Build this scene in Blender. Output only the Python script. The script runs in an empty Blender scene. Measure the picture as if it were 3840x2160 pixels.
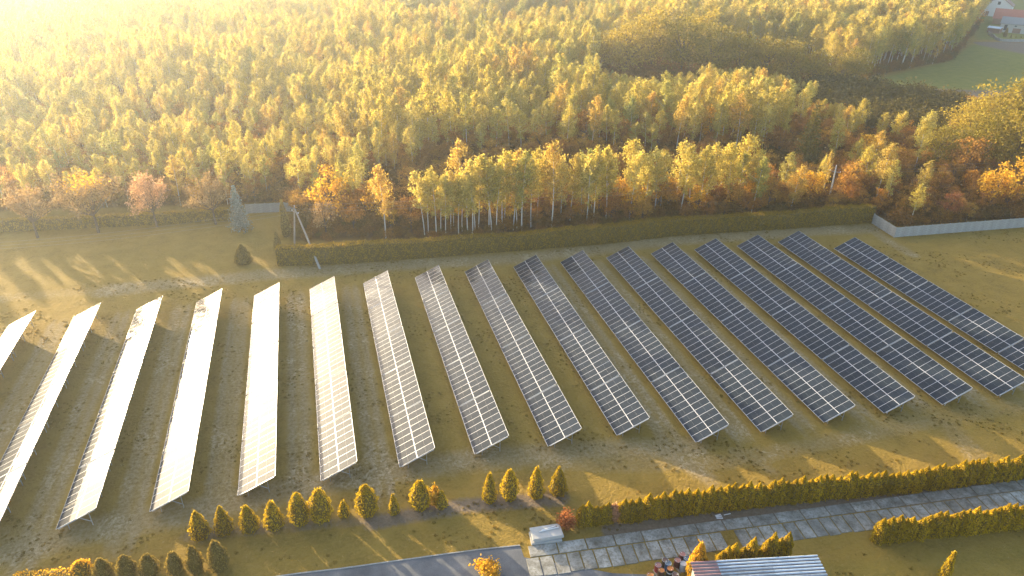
import bpy, math, random
import numpy as np
R = math.radians
rng = np.random.default_rng(11)
random.seed(11)
SC = bpy.context.scene
COL = SC.collection

# ------------------------------------------------------------------ camera
PITCH, YAW, ROLL, FPX = 0.5074391, 0.2836041, 0.0170131, 2600.0
C = np.array([-20.6838, -74.0025, 53.0667 + 0.6])
_f = np.array([math.sin(YAW) * math.cos(PITCH), math.cos(YAW) * math.cos(PITCH), -math.sin(PITCH)])
_r = np.array([math.cos(YAW), -math.sin(YAW), 0.0]); _u = np.cross(_r, _f)
RT = math.cos(ROLL) * _r + math.sin(ROLL) * _u
UP = -math.sin(ROLL) * _r + math.cos(ROLL) * _u
from mathutils import Matrix, Vector
cam = bpy.data.objects.new('camera', bpy.data.cameras.new('camera'))
COL.objects.link(cam)
cam.matrix_world = Matrix(((RT[0], UP[0], -_f[0], C[0]), (RT[1], UP[1], -_f[1], C[1]), (RT[2], UP[2], -_f[2], C[2]), (0, 0, 0, 1)))
cam.data.sensor_width = 36; cam.data.lens = FPX / 3840 * 36
cam.data.clip_start = 0.5; cam.data.clip_end = 6000
SC.camera = cam

# ------------------------------------------------------------------ sky and sun
SUN_AZ, SUN_EL = -31.0, 10.0          # degrees, azimuth clockwise from +Y
W = bpy.data.worlds.new('World'); SC.world = W; W.use_nodes = True
wn = W.node_tree.nodes; wl = W.node_tree.links
bg = wn['Background']; sky = wn.new('ShaderNodeTexSky'); sky.sky_type = 'NISHITA'
sky.sun_disc = False; sky.sun_elevation = R(SUN_EL); sky.sun_rotation = R(SUN_AZ)
sky.air_density = 0.7; sky.dust_density = 2.2; sky.ozone_density = 0.5
wl.new(sky.outputs[0], bg.inputs[0]); bg.inputs[1].default_value = 0.15
sd = bpy.data.lights.new('sun', 'SUN'); sd.energy = 3.7; sd.angle = R(0.55); sd.color = (1.0, 0.80, 0.50)
sun = bpy.data.objects.new('sun', sd); COL.objects.link(sun)
sv = Vector((math.sin(R(SUN_AZ)) * math.cos(R(SUN_EL)), math.cos(R(SUN_AZ)) * math.cos(R(SUN_EL)), math.sin(R(SUN_EL))))
sun.rotation_euler = sv.to_track_quat('Z', 'Y').to_euler()
sun.location = (0, 0, 80)
SC.view_settings.view_transform = 'Standard'; SC.view_settings.look = 'None'
SC.view_settings.exposure = 2.06; SC.view_settings.gamma = 1.0; SC.view_settings.use_curve_mapping = False
SC.render.engine = 'CYCLES'
SC.cycles.max_bounces = 8; SC.cycles.diffuse_bounces = 3; SC.cycles.glossy_bounces = 3
SC.cycles.transmission_bounces = 3; SC.cycles.transparent_max_bounces = 6; SC.cycles.volume_bounces = 1
SC.cycles.sample_clamp_indirect = 6.0; SC.cycles.use_denoising = True

# ------------------------------------------------------------------ image <-> place (photo pixels of the 3840 wide picture)
def at(x, y, z=0.0):
    d = _f + RT * (x - 1920) / FPX - UP * (y - 1080) / FPX
    return C + d * ((z - C[2]) / d[2])
def pr(p):
    p = np.asarray(p, float) - C
    z = p @ _f
    return 1920 + FPX * (p @ RT) / z, 1080 - FPX * (p @ UP) / z, z
def inside(poly, x, y):
    poly = np.asarray(poly, float); x = np.asarray(x); y = np.asarray(y)
    r = np.zeros(x.shape, bool); n = len(poly)
    for i in range(n):
        x0, y0 = poly[i]; x1, y1 = poly[(i + 1) % n]
        if y0 == y1: continue
        c = ((y0 > y) != (y1 > y)) & (x < (x1 - x0) * (y - y0) / (y1 - y0) + x0)
        r ^= c
    return r

# ------------------------------------------------------------------ helpers
def tag(o, label=None, cat=None, group=None, kind=None):
    if label: o['label'] = label
    if cat: o['category'] = cat
    if group: o['group'] = group
    if kind: o['kind'] = kind
    return o
def empty(name, loc, rz=0.0):
    o = bpy.data.objects.new(name, None); COL.objects.link(o)
    o.location = loc; o.rotation_euler = (0, 0, rz); o.empty_display_size = 0.3
    return o
def link(o, parent=None):
    COL.objects.link(o)
    if parent is not None: o.parent = parent
    return o
def new(name, me, parent=None, loc=(0, 0, 0), rot=(0, 0, 0), scale=None):
    o = bpy.data.objects.new(name, me)
    o.location = loc; o.rotation_euler = rot
    if scale is not None: o.scale = scale
    return link(o, parent)
def dup(o, parent=None, loc=None, rot=None, scale=None):
    c = o.copy(); link(c, parent)
    if loc is not None: c.location = loc
    if rot is not None: c.rotation_euler = rot
    if scale is not None: c.scale = scale
    return c
def mesh_np(name, V, F, mats, midx=None, smooth=False):
    """V (n,3); F list of (m,k) index arrays"""
    me = bpy.data.meshes.new(name)
    V = np.asarray(V, np.float32)
    if not isinstance(F, list): F = [F]
    F = [np.asarray(f, np.int32) for f in F if len(f)]
    me.vertices.add(len(V)); me.vertices.foreach_set('co', V.ravel())
    nl = sum(f.size for f in F); npoly = sum(len(f) for f in F)
    me.loops.add(nl); me.loops.foreach_set('vertex_index', np.concatenate([f.ravel() for f in F]))
    me.polygons.add(npoly)
    tot = np.concatenate([np.full(len(f), f.shape[1], np.int32) for f in F])
    st = np.concatenate([[0], np.cumsum(tot)[:-1]]).astype(np.int32)
    me.polygons.foreach_set('loop_start', st); me.polygons.foreach_set('loop_total', tot)
    if midx is not None: me.polygons.foreach_set('material_index', np.asarray(midx, np.int32))
    me.polygons.foreach_set('use_smooth', np.full(npoly, smooth))
    for m in (mats if isinstance(mats, (list, tuple)) else [mats]): me.materials.append(m)
    me.update(calc_edges=True)
    return me

class MB:
    def __init__(s): s.v = []; s.f = []; s.m = []
    def quad(s, a, b, c, d, m=0):
        n = len(s.v); s.v += [tuple(a), tuple(b), tuple(c), tuple(d)]; s.f.append((n, n + 1, n + 2, n + 3)); s.m.append(m)
    def box(s, x0, x1, y0, y1, z0, z1, m=0, M=None):
        p = [(x0, y0, z0), (x1, y0, z0), (x1, y1, z0), (x0, y1, z0), (x0, y0, z1), (x1, y0, z1), (x1, y1, z1), (x0, y1, z1)]
        if M is not None: p = [tuple(M @ Vector(q)) for q in p]
        n = len(s.v); s.v += p
        for q in ((0, 3, 2, 1), (4, 5, 6, 7), (0, 1, 5, 4), (1, 2, 6, 5), (2, 3, 7, 6), (3, 0, 4, 7)):
            s.f.append(tuple(n + i for i in q)); s.m.append(m)
    def tube(s, pts, rad, n=6, m=0, caps=True):
        pts = [Vector(p) for p in pts]
        if not isinstance(rad, (list, tuple)): rad = [rad] * len(pts)
        base = len(s.v); ref = Vector((0.31, 0.95, 0.05))
        for i, p in enumerate(pts):
            t = (pts[min(i + 1, len(pts) - 1)] - pts[max(i - 1, 0)]).normalized()
            a = t.cross(ref)
            if a.length < 1e-3: a = t.cross(Vector((1, 0, 0)))
            a.normalize(); b = t.cross(a)
            for k in range(n):
                w = 2 * math.pi * k / n
                s.v.append(tuple(p + (a * math.cos(w) + b * math.sin(w)) * rad[i]))
        for i in range(len(pts) - 1):
            for k in range(n):
                k2 = (k + 1) % n
                s.f.append((base + i * n + k, base + i * n + k2, base + (i + 1) * n + k2, base + (i + 1) * n + k)); s.m.append(m)
        if caps:
            s.f.append(tuple(base + k for k in range(n))); s.m.append(m)
            s.f.append(tuple(base + (len(pts) - 1) * n + k for k in reversed(range(n)))); s.m.append(m)
    def beam(s, a, b, w, h, m=0):
        a = Vector(a); b = Vector(b); t = (b - a); L = t.length; t.normalize()
        up = Vector((0, 0, 1)) if abs(t.z) < .9 else Vector((1, 0, 0))
        x = t.cross(up).normalized(); y = x.cross(t)
        M = Matrix(((t.x, x.x, y.x, a.x), (t.y, x.y, y.y, a.y), (t.z, x.z, y.z, a.z), (0, 0, 0, 1)))
        s.box(0, L, -w / 2, w / 2, -h / 2, h / 2, m, M)
    def lathe(s, prof, n=16, m=0, mt=None):
        base = len(s.v)
        for r, z in prof:
            for k in range(n):
                w = 2 * math.pi * k / n; s.v.append((r * math.cos(w), r * math.sin(w), z))
        for i in range(len(prof) - 1):
            for k in range(n):
                k2 = (k + 1) % n
                s.f.append((base + i * n + k, base + i * n + k2, base + (i + 1) * n + k2, base + (i + 1) * n + k)); s.m.append(m)
        s.f.append(tuple(base + (len(prof) - 1) * n + k for k in range(n))); s.m.append(m if mt is None else mt)
        s.f.append(tuple(base + k for k in reversed(range(n)))); s.m.append(m)
    def mesh(s, name, mats, smooth=False):
        me = bpy.data.meshes.new(name); me.from_pydata(s.v, [], s.f)
        for m in (mats if isinstance(mats, (list, tuple)) else [mats]): me.materials.append(m)
        me.polygons.foreach_set('material_index', s.m)
        me.polygons.foreach_set('use_smooth', [smooth] * len(s.f)); me.update()
        return me

# ------------------------------------------------------------------ materials
def mat(name):
    m = bpy.data.materials.new(name); m.use_nodes = True
    nt = m.node_tree; nt.nodes.clear()
    o = nt.nodes.new('ShaderNodeOutputMaterial')
    return m, nt, o
def N(nt, t, **kw):
    n = nt.nodes.new(t)
    for k, v in kw.items():
        if k == 'inp':
            for i, x in v.items(): n.inputs[i].default_value = x
        else: setattr(n, k, v)
    return n
def ramp(nt, src, stops, interp='LINEAR'):
    r = nt.nodes.new('ShaderNodeValToRGB'); r.color_ramp.interpolation = interp
    e = r.color_ramp.elements
    while len(e) > 1: e.remove(e[-1])
    e[0].position = stops[0][0]; e[0].color = (*stops[0][1], 1)
    for p, c in stops[1:]:
        q = e.new(p); q.color = (*c, 1)
    nt.links.new(src, r.inputs[0]); return r
def coords(nt, kind='Object', scale=(1, 1, 1)):
    t = nt.nodes.new('ShaderNodeTexCoord'); mp = nt.nodes.new('ShaderNodeMapping')
    mp.inputs['Scale'].default_value = scale
    nt.links.new(t.outputs[kind], mp.inputs[0]); return mp.outputs[0]
def noise(nt, vec, scale, detail=4, rough=0.55, dist=0.0):
    n = nt.nodes.new('ShaderNodeTexNoise'); n.inputs['Scale'].default_value = scale
    n.inputs['Detail'].default_value = detail; n.inputs['Roughness'].default_value = rough; n.inputs['Distortion'].default_value = dist
    nt.links.new(vec, n.inputs['Vector']); return n.outputs[0]
def simple(name, c, rough=0.7, metal=0.0, var=0.25, scale=3.0, spec=0.4, bump=0.0, c2=None, pos='Object'):
    m, nt, o = mat(name)
    b = N(nt, 'ShaderNodeBsdfPrincipled'); b.inputs['Roughness'].default_value = rough
    b.inputs['Metallic'].default_value = metal; b.inputs['Specular IOR Level'].default_value = spec
    v = coords(nt, pos); n = noise(nt, v, scale, 6, 0.65)
    c = np.array(c); c2 = np.array(c2) if c2 is not None else c * (1 - var)
    r = ramp(nt, n, [(0.3, tuple(c2)), (0.68, tuple(c))])
    nt.links.new(r.outputs[0], b.inputs['Base Color'])
    if bump:
        bp = N(nt, 'ShaderNodeBump'); bp.inputs['Strength'].default_value = bump; bp.inputs['Distance'].default_value = 0.05
        nt.links.new(n, bp.inputs['Height']); nt.links.new(bp.outputs[0], b.inputs['Normal'])
    nt.links.new(b.outputs[0], o.inputs[0]); return m

def leafmat(name, stops, trans=0.5, tint=(1.1, 1.03, 0.70), island=0.35):
    """stops: colours chosen per tree; leaves vary a little within one crown"""
    m, nt, o = mat(name)
    oi = N(nt, 'ShaderNodeObjectInfo'); g = N(nt, 'ShaderNodeNewGeometry')
    r = ramp(nt, oi.outputs['Random'], stops)
    v = N(nt, 'ShaderNodeMapRange', inp={1: 0.0, 2: 1.0, 3: 1 - island, 4: 1 + island})
    nt.links.new(g.outputs['Random Per Island'], v.inputs[0])
    mx = N(nt, 'ShaderNodeVectorMath', operation='SCALE'); nt.links.new(r.outputs[0], mx.inputs[0]); nt.links.new(v.outputs[0], mx.inputs['Scale'])
    tt = N(nt, 'ShaderNodeVectorMath', operation='MULTIPLY'); nt.links.new(mx.outputs[0], tt.inputs[0]); tt.inputs[1].default_value = tint
    d = N(nt, 'ShaderNodeBsdfDiffuse'); t = N(nt, 'ShaderNodeBsdfTranslucent'); s = N(nt, 'ShaderNodeMixShader')
    s.inputs[0].default_value = trans
    nt.links.new(mx.outputs[0], d.inputs[0]); nt.links.new(tt.outputs[0], t.inputs[0])
    nt.links.new(d.outputs[0], s.inputs[1]); nt.links.new(t.outputs[0], s.inputs[2]); nt.links.new(s.outputs[0], o.inputs[0])
    return m

M_BIRCH = leafmat('birch_leaf', [(0, (.44, .37, .10)), (.35, (.54, .44, .10)), (.6, (.60, .50, .15)), (.8, (.38, .36, .10)), (.93, (.60, .40, .10)), (1, (.32, .33, .11))])
M_MAPLE = leafmat('maple_leaf', [(0, (.46, .24, .045)), (.3, (.36, .17, .045)), (.55, (.58, .35, .06)), (.8, (.32, .17, .05)), (1, (.48, .24, .06))])
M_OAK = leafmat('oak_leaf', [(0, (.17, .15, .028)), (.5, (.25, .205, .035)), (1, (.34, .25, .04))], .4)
M_OAKLT = leafmat('sunlit_oak_leaf', [(0, (.33, .26, .045)), (1, (.42, .32, .055))], .45)  # brighter copy of the oak leaf, sunlight on the crowns put into the colour
M_SHRUB = leafmat('undergrowth_leaf', [(0, (.20, .12, .03)), (.4, (.26, .13, .03)), (.7, (.16, .12, .03)), (1, (.34, .17, .03))], .35)
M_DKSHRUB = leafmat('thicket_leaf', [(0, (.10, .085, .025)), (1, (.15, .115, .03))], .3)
M_FAR = leafmat('far_leaf', [(0, (.42, .31, .07)), (.5, (.52, .38, .08)), (1, (.34, .27, .07))])
M_REDLEAF = leafmat('red_leaf', [(0, (.38, .15, .065)), (1, (.44, .19, .08))])
M_GOLDLEAF = leafmat('gold_leaf', [(0, (.62, .38, .04)), (1, (.70, .42, .05))])
M_BROWNLEAF = leafmat('pale_brown_leaf', [(0, (.34, .23, .11)), (1, (.40, .26, .13))], .4)
M_PINKLEAF = leafmat('pink_leaf', [(0, (.52, .31, .19)), (1, (.56, .34, .21))])
M_SPRUCE = leafmat('spruce_needle', [(0, (.16, .13, .03)), (1, (.20, .16, .035))], .2)
M_BLUESPRUCE = leafmat('blue_spruce_needle', [(0, (.26, .30, .28)), (1, (.28, .32, .30))], .2)
M_THUJA = leafmat('thuja_spray', [(0, (.38, .27, .022)), (.5, (.48, .34, .026)), (1, (.56, .40, .03))], .45)
M_THUJADK = leafmat('dark_thuja_spray', [(0, (.24, .18, .05)), (1, (.30, .23, .075))], .4)
M_HEDGE = leafmat('hedge_spray', [(0, (.30, .205, .02)), (1, (.32, .22, .022))], .4)
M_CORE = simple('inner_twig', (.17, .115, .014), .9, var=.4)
def birchbark():
    m, nt, o = mat('birch_bark'); b = N(nt, 'ShaderNodeBsdfPrincipled'); b.inputs['Roughness'].default_value = .7
    v = coords(nt, 'Object', (6, 6, 1.4)); n = noise(nt, v, 1.0, 5, .7)
    r = ramp(nt, n, [(.30, (.09, .075, .06)), (.40, (.60, .56, .48)), (1, (.74, .70, .62))]); nt.links.new(r.outputs[0], b.inputs['Base Color'])
    nt.links.new(b.outputs[0], o.inputs[0]); return m
M_BARK_B = birchbark()
M_BARK = simple('brown_bark', (.16, .11, .07), .9, var=.5, scale=8)
M_ALU = simple('aluminium_frame', (.60, .62, .65), .45, .3, .06)
M_STEEL = simple('galvanised_steel', (.50, .52, .54), .45, .6, .2)
M_CONC = simple('concrete_fence', (.38, .37, .34), .9, var=.28, scale=1.6, c2=(.25, .245, .22), bump=.3)
M_CONC2 = simple('weathered_concrete', (.46, .46, .43), .9, scale=1.1, c2=(.40, .39, .36), bump=.3)
M_WHITE = simple('white_board', (.78, .78, .76), .6, var=.1)
M_POLE = simple('pole_wood', (.38, .32, .25), .9, var=.3, scale=9)
M_WIRE = simple('wire', (.35, .31, .25), .5, .4)
M_CERAMIC = simple('insulator_ceramic', (.85, .83, .8), .3)

def cellmat():
    m, nt, o = mat('solar_cell_glass')
    b = N(nt, 'ShaderNodeBsdfPrincipled'); b.inputs['Roughness'].default_value = .45
    b.inputs['Specular IOR Level'].default_value = .03
    b.inputs['Coat Weight'].default_value = 1.0; b.inputs['Coat Roughness'].default_value = .045; b.inputs['Coat IOR'].default_value = 1.185
    t = N(nt, 'ShaderNodeTexCoord'); sp = N(nt, 'ShaderNodeSeparateXYZ'); nt.links.new(t.outputs['Object'], sp.inputs[0])
    def lines(sock, per, w):
        d = N(nt, 'ShaderNodeMath', operation='DIVIDE', inp={1: per}); nt.links.new(sock, d.inputs[0])
        f = N(nt, 'ShaderNodeMath', operation='FRACT'); nt.links.new(d.outputs[0], f.inputs[0])
        c = N(nt, 'ShaderNodeMath', operation='LESS_THAN', inp={1: w}); nt.links.new(f.outputs[0], c.inputs[0]); return c.outputs[0]
    a = lines(sp.outputs[1], .148, .07); c = lines(sp.outputs[0], .0935, .05)
    mx = N(nt, 'ShaderNodeMath', operation='MAXIMUM'); nt.links.new(a, mx.inputs[0]); nt.links.new(c, mx.inputs[1])
    oi = N(nt, 'ShaderNodeObjectInfo')
    r0 = ramp(nt, oi.outputs['Random'], [(0, (.012, .021, .033)), (1, (.018, .029, .045))])
    mc = N(nt, 'ShaderNodeMix', data_type='RGBA'); nt.links.new(mx.outputs[0], mc.inputs[0]); nt.links.new(r0.outputs[0], mc.inputs[6]); mc.inputs[7].default_value = (.07, .075, .085, 1)
    nt.links.new(mc.outputs[2], b.inputs['Base Color'])
    nt.links.new(b.outputs[0], o.inputs[0]); return m
M_CELL = cellmat()

# ------------------------------------------------------------------ ground: one sheet, surface types as masks with worn edges
def line_dist(P, X, Y):
    P = np.array([at(*p)[:2] for p in P]); d = np.full(X.shape, 1e9)
    for a, b in zip(P[:-1], P[1:]):
        ab = b - a; t = np.clip(((X - a[0]) * ab[0] + (Y - a[1]) * ab[1]) / (ab @ ab), 0, 1)
        d = np.minimum(d, np.hypot(X - a[0] - t * ab[0], Y - a[1] - t * ab[1]))
    return d
def soft(poly, X, Y, w):
    """1 inside the ground polygon given by photo points, fading over w metres"""
    G = np.array([at(*p)[:2] for p in poly]); ins = inside(G, X, Y); d = np.full(X.shape, 1e9)
    for a, b in zip(G, np.roll(G, -1, 0)):
        ab = b - a; t = np.clip(((X - a[0]) * ab[0] + (Y - a[1]) * ab[1]) / (ab @ ab), 0, 1)
        d = np.minimum(d, np.hypot(X - a[0] - t * ab[0], Y - a[1] - t * ab[1]))
    return np.clip(.5 + np.where(ins, d, -d) / w, 0, 1)
ROWP = 8.200134; W_T = 4.319225; TAU = 0.4275885; MP = 1.04; GAP = .188; LOWZ = .6
U0 = [24.716, 24.956, 24.942, 25.027, 25.029, 24.96, 24.871, 24.783, 24.748, 24.485, 24.218, 23.856, 23.461, 23.05, 22.585, 22.209, 17.422]
TABS = {r: ([8] * 5 if r <= 8 or r == 17 else ([11, 11, 11, 8] if r <= 10 else [11] * 4)) for r in range(1, 18)}
gx = np.unique(np.concatenate([np.arange(-80, 130, .7), np.linspace(-400, -80, 90), np.linspace(130, 700, 150), np.array([-1400, -800, 1000, 1800])]))
gy = np.unique(np.concatenate([np.arange(-60, 70, .7), np.linspace(70, 500, 150), np.array([-700, -400, -200, -120, -85, -72, 600, 800, 1300, 2000])]))
GX, GY = np.meshgrid(gx, gy); sh = GX.shape
X = GX.ravel(); Y = GY.ravel()
dry = np.zeros(X.shape); bare = np.zeros(X.shape); green = np.zeros(X.shape); wood = np.zeros(X.shape)
def track(P, w, s, tgt):
    d = line_dist(P, X, Y); tgt[:] = np.maximum(tgt, s * np.clip(1.4 - d / w, 0, 1))
track([(400, 1090), (1000, 1030), (1500, 995), (2000, 965), (2500, 905), (3000, 870), (3270, 858)], 2.4, .9, dry)
track([(0, 1120), (500, 1075), (1000, 1040)], 2.2, .5, dry)
track([(3270, 858), (3330, 905), (3420, 955)], 1.6, .8, dry)
track([(0, 2080), (350, 1985), (700, 1925), (1100, 1830), (1500, 1760), (1800, 1720), (2200, 1690), (2600, 1680)], 2.2, .85, dry)
track([(0, 2000), (500, 1960), (900, 1900)], 1.3, .55, dry)
track([(1900, 1725), (2300, 1745), (2700, 1735), (3100, 1660), (3500, 1580)], 1.6, .6, dry)
track([(2500, 1700), (2600, 1760), (2660, 1800)], 1.2, .9, dry)
track([(2750, 1690), (2900, 1770)], .8, .7, dry)
track([(3250, 1620), (3450, 1570), (3840, 1520)], 2.5, .5, dry)
track([(3560, 1600), (3680, 1730)], 2.0, .6, dry)
track([(1400, 1960), (1700, 1900), (2100, 1870)], 1.2, .6, bare)
track([(700, 2010), (1100, 1975), (1700, 1920)], 1.0, .4, bare)
track([(2300, 1990), (2940, 1905), (3420, 1858), (3900, 1795)], 1.2, .9, bare)
for r in range(1, 18):                       # worn alleys between the rows
    xa = (r - 9) * ROWP; y1 = U0[r - 1] + 3; y0 = y1 - 52
    a = .8 * np.exp(-((X - (xa - 2.9)) / .6) ** 2) + .8 * np.exp(-((X - (xa - 1.3)) / .5) ** 2) + .45 * np.exp(-((X - (xa - 2.1)) / 1.7) ** 4)
    a *= np.clip((y1 - Y) / 4, 0, 1) * np.clip((Y - y0) / 4, 0, 1)
    dry = np.maximum(dry, .85 * a * (1.0 if r not in (8, 9, 10) else .35))
green = np.maximum(green, soft([(3225, 312), (3540, 232), (3650, 165), (3900, 215), (3900, 345), (3400, 328)], X, Y, 5))
green = np.maximum(green, .8 * soft([(3600, -60), (4200, -60), (4200, 150), (3660, 150)], X, Y, 5))
bare = np.maximum(bare, soft([(3225, 318), (3420, 332), (3900, 348), (4100, 420), (3560, 410)], X, Y, 4))
bare = np.maximum(bare, .9 * soft([(3650, 158), (3760, 158), (4100, 165), (4100, 212), (3740, 205)], X, Y, 4))
dry = np.maximum(dry, soft([(1850, -90), (2700, -90), (2560, 70), (2300, 60), (1900, 25)], X, Y, 12))
green = np.maximum(green, .7 * soft([(2350, -160), (3000, -160), (2900, -30), (2400, -25)], X, Y, 12))
green = np.maximum(green, .3 * soft([(2850, 2100), (3500, 2050), (4100, 1990), (4100, 2400), (2850, 2400)], X, Y, 3))
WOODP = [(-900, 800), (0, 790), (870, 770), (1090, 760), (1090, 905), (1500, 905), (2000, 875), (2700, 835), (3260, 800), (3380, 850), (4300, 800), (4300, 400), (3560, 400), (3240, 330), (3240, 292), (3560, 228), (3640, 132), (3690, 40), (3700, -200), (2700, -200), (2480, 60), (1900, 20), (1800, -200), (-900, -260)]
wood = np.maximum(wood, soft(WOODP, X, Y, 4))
shade = np.zeros(X.shape)
Z = .10 * np.sin(X * .11 + 1) * np.sin(Y * .09) * np.clip((np.abs(Y - 60) - 10) / 60, 0, 1) * 0
nx, ny = len(gx), len(gy)
ii = np.arange((ny - 1) * (nx - 1)); a0 = (ii // (nx - 1)) * nx + ii % (nx - 1)
F = np.stack([a0, a0 + 1, a0 + nx + 1, a0 + nx], 1)
def groundmat():
    m, nt, o = mat('field_ground'); L = nt.links
    b = N(nt, 'ShaderNodeBsdfPrincipled'); b.inputs['Roughness'].default_value = .95; b.inputs['Specular IOR Level'].default_value = .15
    v = coords(nt)
    nf = noise(nt, v, 2.6, 7, .72); nm = noise(nt, v, .35, 5, .65, .4); nb = noise(nt, v, .05, 4, .6)
    vs = coords(nt, 'Object', (1.6, .35, 1)); ns = noise(nt, vs, 1.5, 5, .7, .8)
    def mix(fac, c1, c2):
        x = N(nt, 'ShaderNodeMix', data_type='RGBA'); L.new(fac, x.inputs[0])
        for s, k in ((c1, 6), (c2, 7)):
            if isinstance(s, tuple): x.inputs[k].default_value = (*s, 1)
            else: L.new(s, x.inputs[k])
        return x.outputs[2]
    def att(n): return N(nt, 'ShaderNodeAttribute', attribute_name=n).outputs['Fac']
    def mrange(s, a, b2, c=0., d=1.):
        x = N(nt, 'ShaderNodeMapRange', inp={1: a, 2: b2, 3: c, 4: d}); L.new(s, x.inputs[0]); return x.outputs[0]
    def mul(a, b2, op='MULTIPLY'):
        x = N(nt, 'ShaderNodeMath', operation=op)
        for s, k in ((a, 0), (b2, 1)):
            if isinstance(s, float): x.inputs[k].default_value = s
            else: L.new(s, x.inputs[k])
        return x.outputs[0]
    grass = ramp(nt, nm, [(.30, (.15, .103, .016)), (.5, (.25, .168, .027)), (.72, (.36, .24, .05))]).outputs[0]
    grass = mix(mrange(nf, .35, .7), grass, (.33, .22, .055))
    grass = mix(mrange(nb, .4, .65, 0, .55), grass, (.29, .185, .03))
    straw = mix(mrange(nf, .35, .65), (.22, .165, .085), (.40, .32, .20))
    def wear(a, s):                       # mask with ragged, noisy edges
        return mrange(mul(a, mul(mul(ns, nf, 'ADD'), s), 'MULTIPLY'), .28, .62)
    c = mix(mul(mrange(mul(att('dry'), mul(mul(ns, nf, 'ADD'), mul(nm, .9, 'ADD')), 'MULTIPLY'), .45, 1.3), .62), grass, straw)
    nv = noise(nt, v, .42, 6, .68, .5)
    dv = N(nt, 'ShaderNodeMath', operation='SUBTRACT', inp={1: .5}); L.new(nv, dv.inputs[0]); ab = N(nt, 'ShaderNodeMath', operation='ABSOLUTE'); L.new(dv.outputs[0], ab.inputs[0])
    vein = mrange(ab.outputs[0], .05, .004)
    patch = noise(nt, v, .16, 3, .6, .5)
    c = mix(mul(mul(mul(vein, mrange(nf, .40, .60)), mrange(patch, .47, .60)), mrange(att('dry'), .25, .75, 0., .8)), c, (.54, .43, .27))
    brown = mix(mrange(nf, .3, .7), (.16, .115, .07), (.26, .20, .14))
    c = mix(wear(att('bare'), 1.25), c, brown)
    grn = mix(mrange(nm, .3, .7), (.17, .175, .028), (.24, .22, .045))
    c = mix(mrange(att('green'), .2, .8), c, grn)
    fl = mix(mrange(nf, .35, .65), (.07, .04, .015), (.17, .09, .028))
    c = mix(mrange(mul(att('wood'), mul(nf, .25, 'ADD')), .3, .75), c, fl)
    # scattered pale dead tufts
    tuft = mrange(mul(ns, mrange(nf, .45, .75), 'MULTIPLY'), .30, .45, 0, .6)
    c = mix(mul(tuft, mrange(att('wood'), .5, 0.)), c, (.36, .27, .14))
    L.new(c, b.inputs['Base Color'])
    bp = N(nt, 'ShaderNodeBump'); bp.inputs['Strength'].default_value = .9; bp.inputs['Distance'].default_value = .3
    L.new(mul(nf, mul(nm, 1.2), 'ADD'), bp.inputs['Height']); L.new(bp.outputs[0], b.inputs['Normal'])
    L.new(b.outputs[0], o.inputs[0]); return m
M_GROUND = groundmat()
gm = mesh_np('ground', np.stack([X, Y, Z], 1), F, M_GROUND)
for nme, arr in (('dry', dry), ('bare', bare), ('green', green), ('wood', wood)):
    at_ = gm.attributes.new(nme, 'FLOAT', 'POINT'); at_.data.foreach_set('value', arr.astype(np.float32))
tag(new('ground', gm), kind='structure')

# ------------------------------------------------------------------ foliage builders
def rand_quads(P, s, up=.0, asp=.75, r=rng):
    n = len(P); a = r.normal(size=(n, 3)); a[:, 2] *= (1 - up) ; a /= np.linalg.norm(a, axis=1)[:, None] + 1e-9
    b = r.normal(size=(n, 3)); b[:, 2] += up * 2.5
    b -= (b * a).sum(1)[:, None] * a; b /= np.linalg.norm(b, axis=1)[:, None] + 1e-9
    c = np.cross(a, b); s = np.broadcast_to(s, (n,))[:, None] * (.7 + .6 * r.random((n, 1)))
    q = np.stack([P - b * s * .5 - c * s * asp * .5, P + c * s * asp * .35 - b * s * .35, P + b * s * .5 + c * s * asp * .2, P - c * s * asp * .5 + b * s * .3], 1)
    V = q.reshape(-1, 3); F = np.arange(4 * n).reshape(-1, 4); return V, F
def tubes(segs, n=5):
    b = MB()
    for pts, rad in segs: b.tube(pts, rad, n)
    return np.array(b.v), b.f
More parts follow.
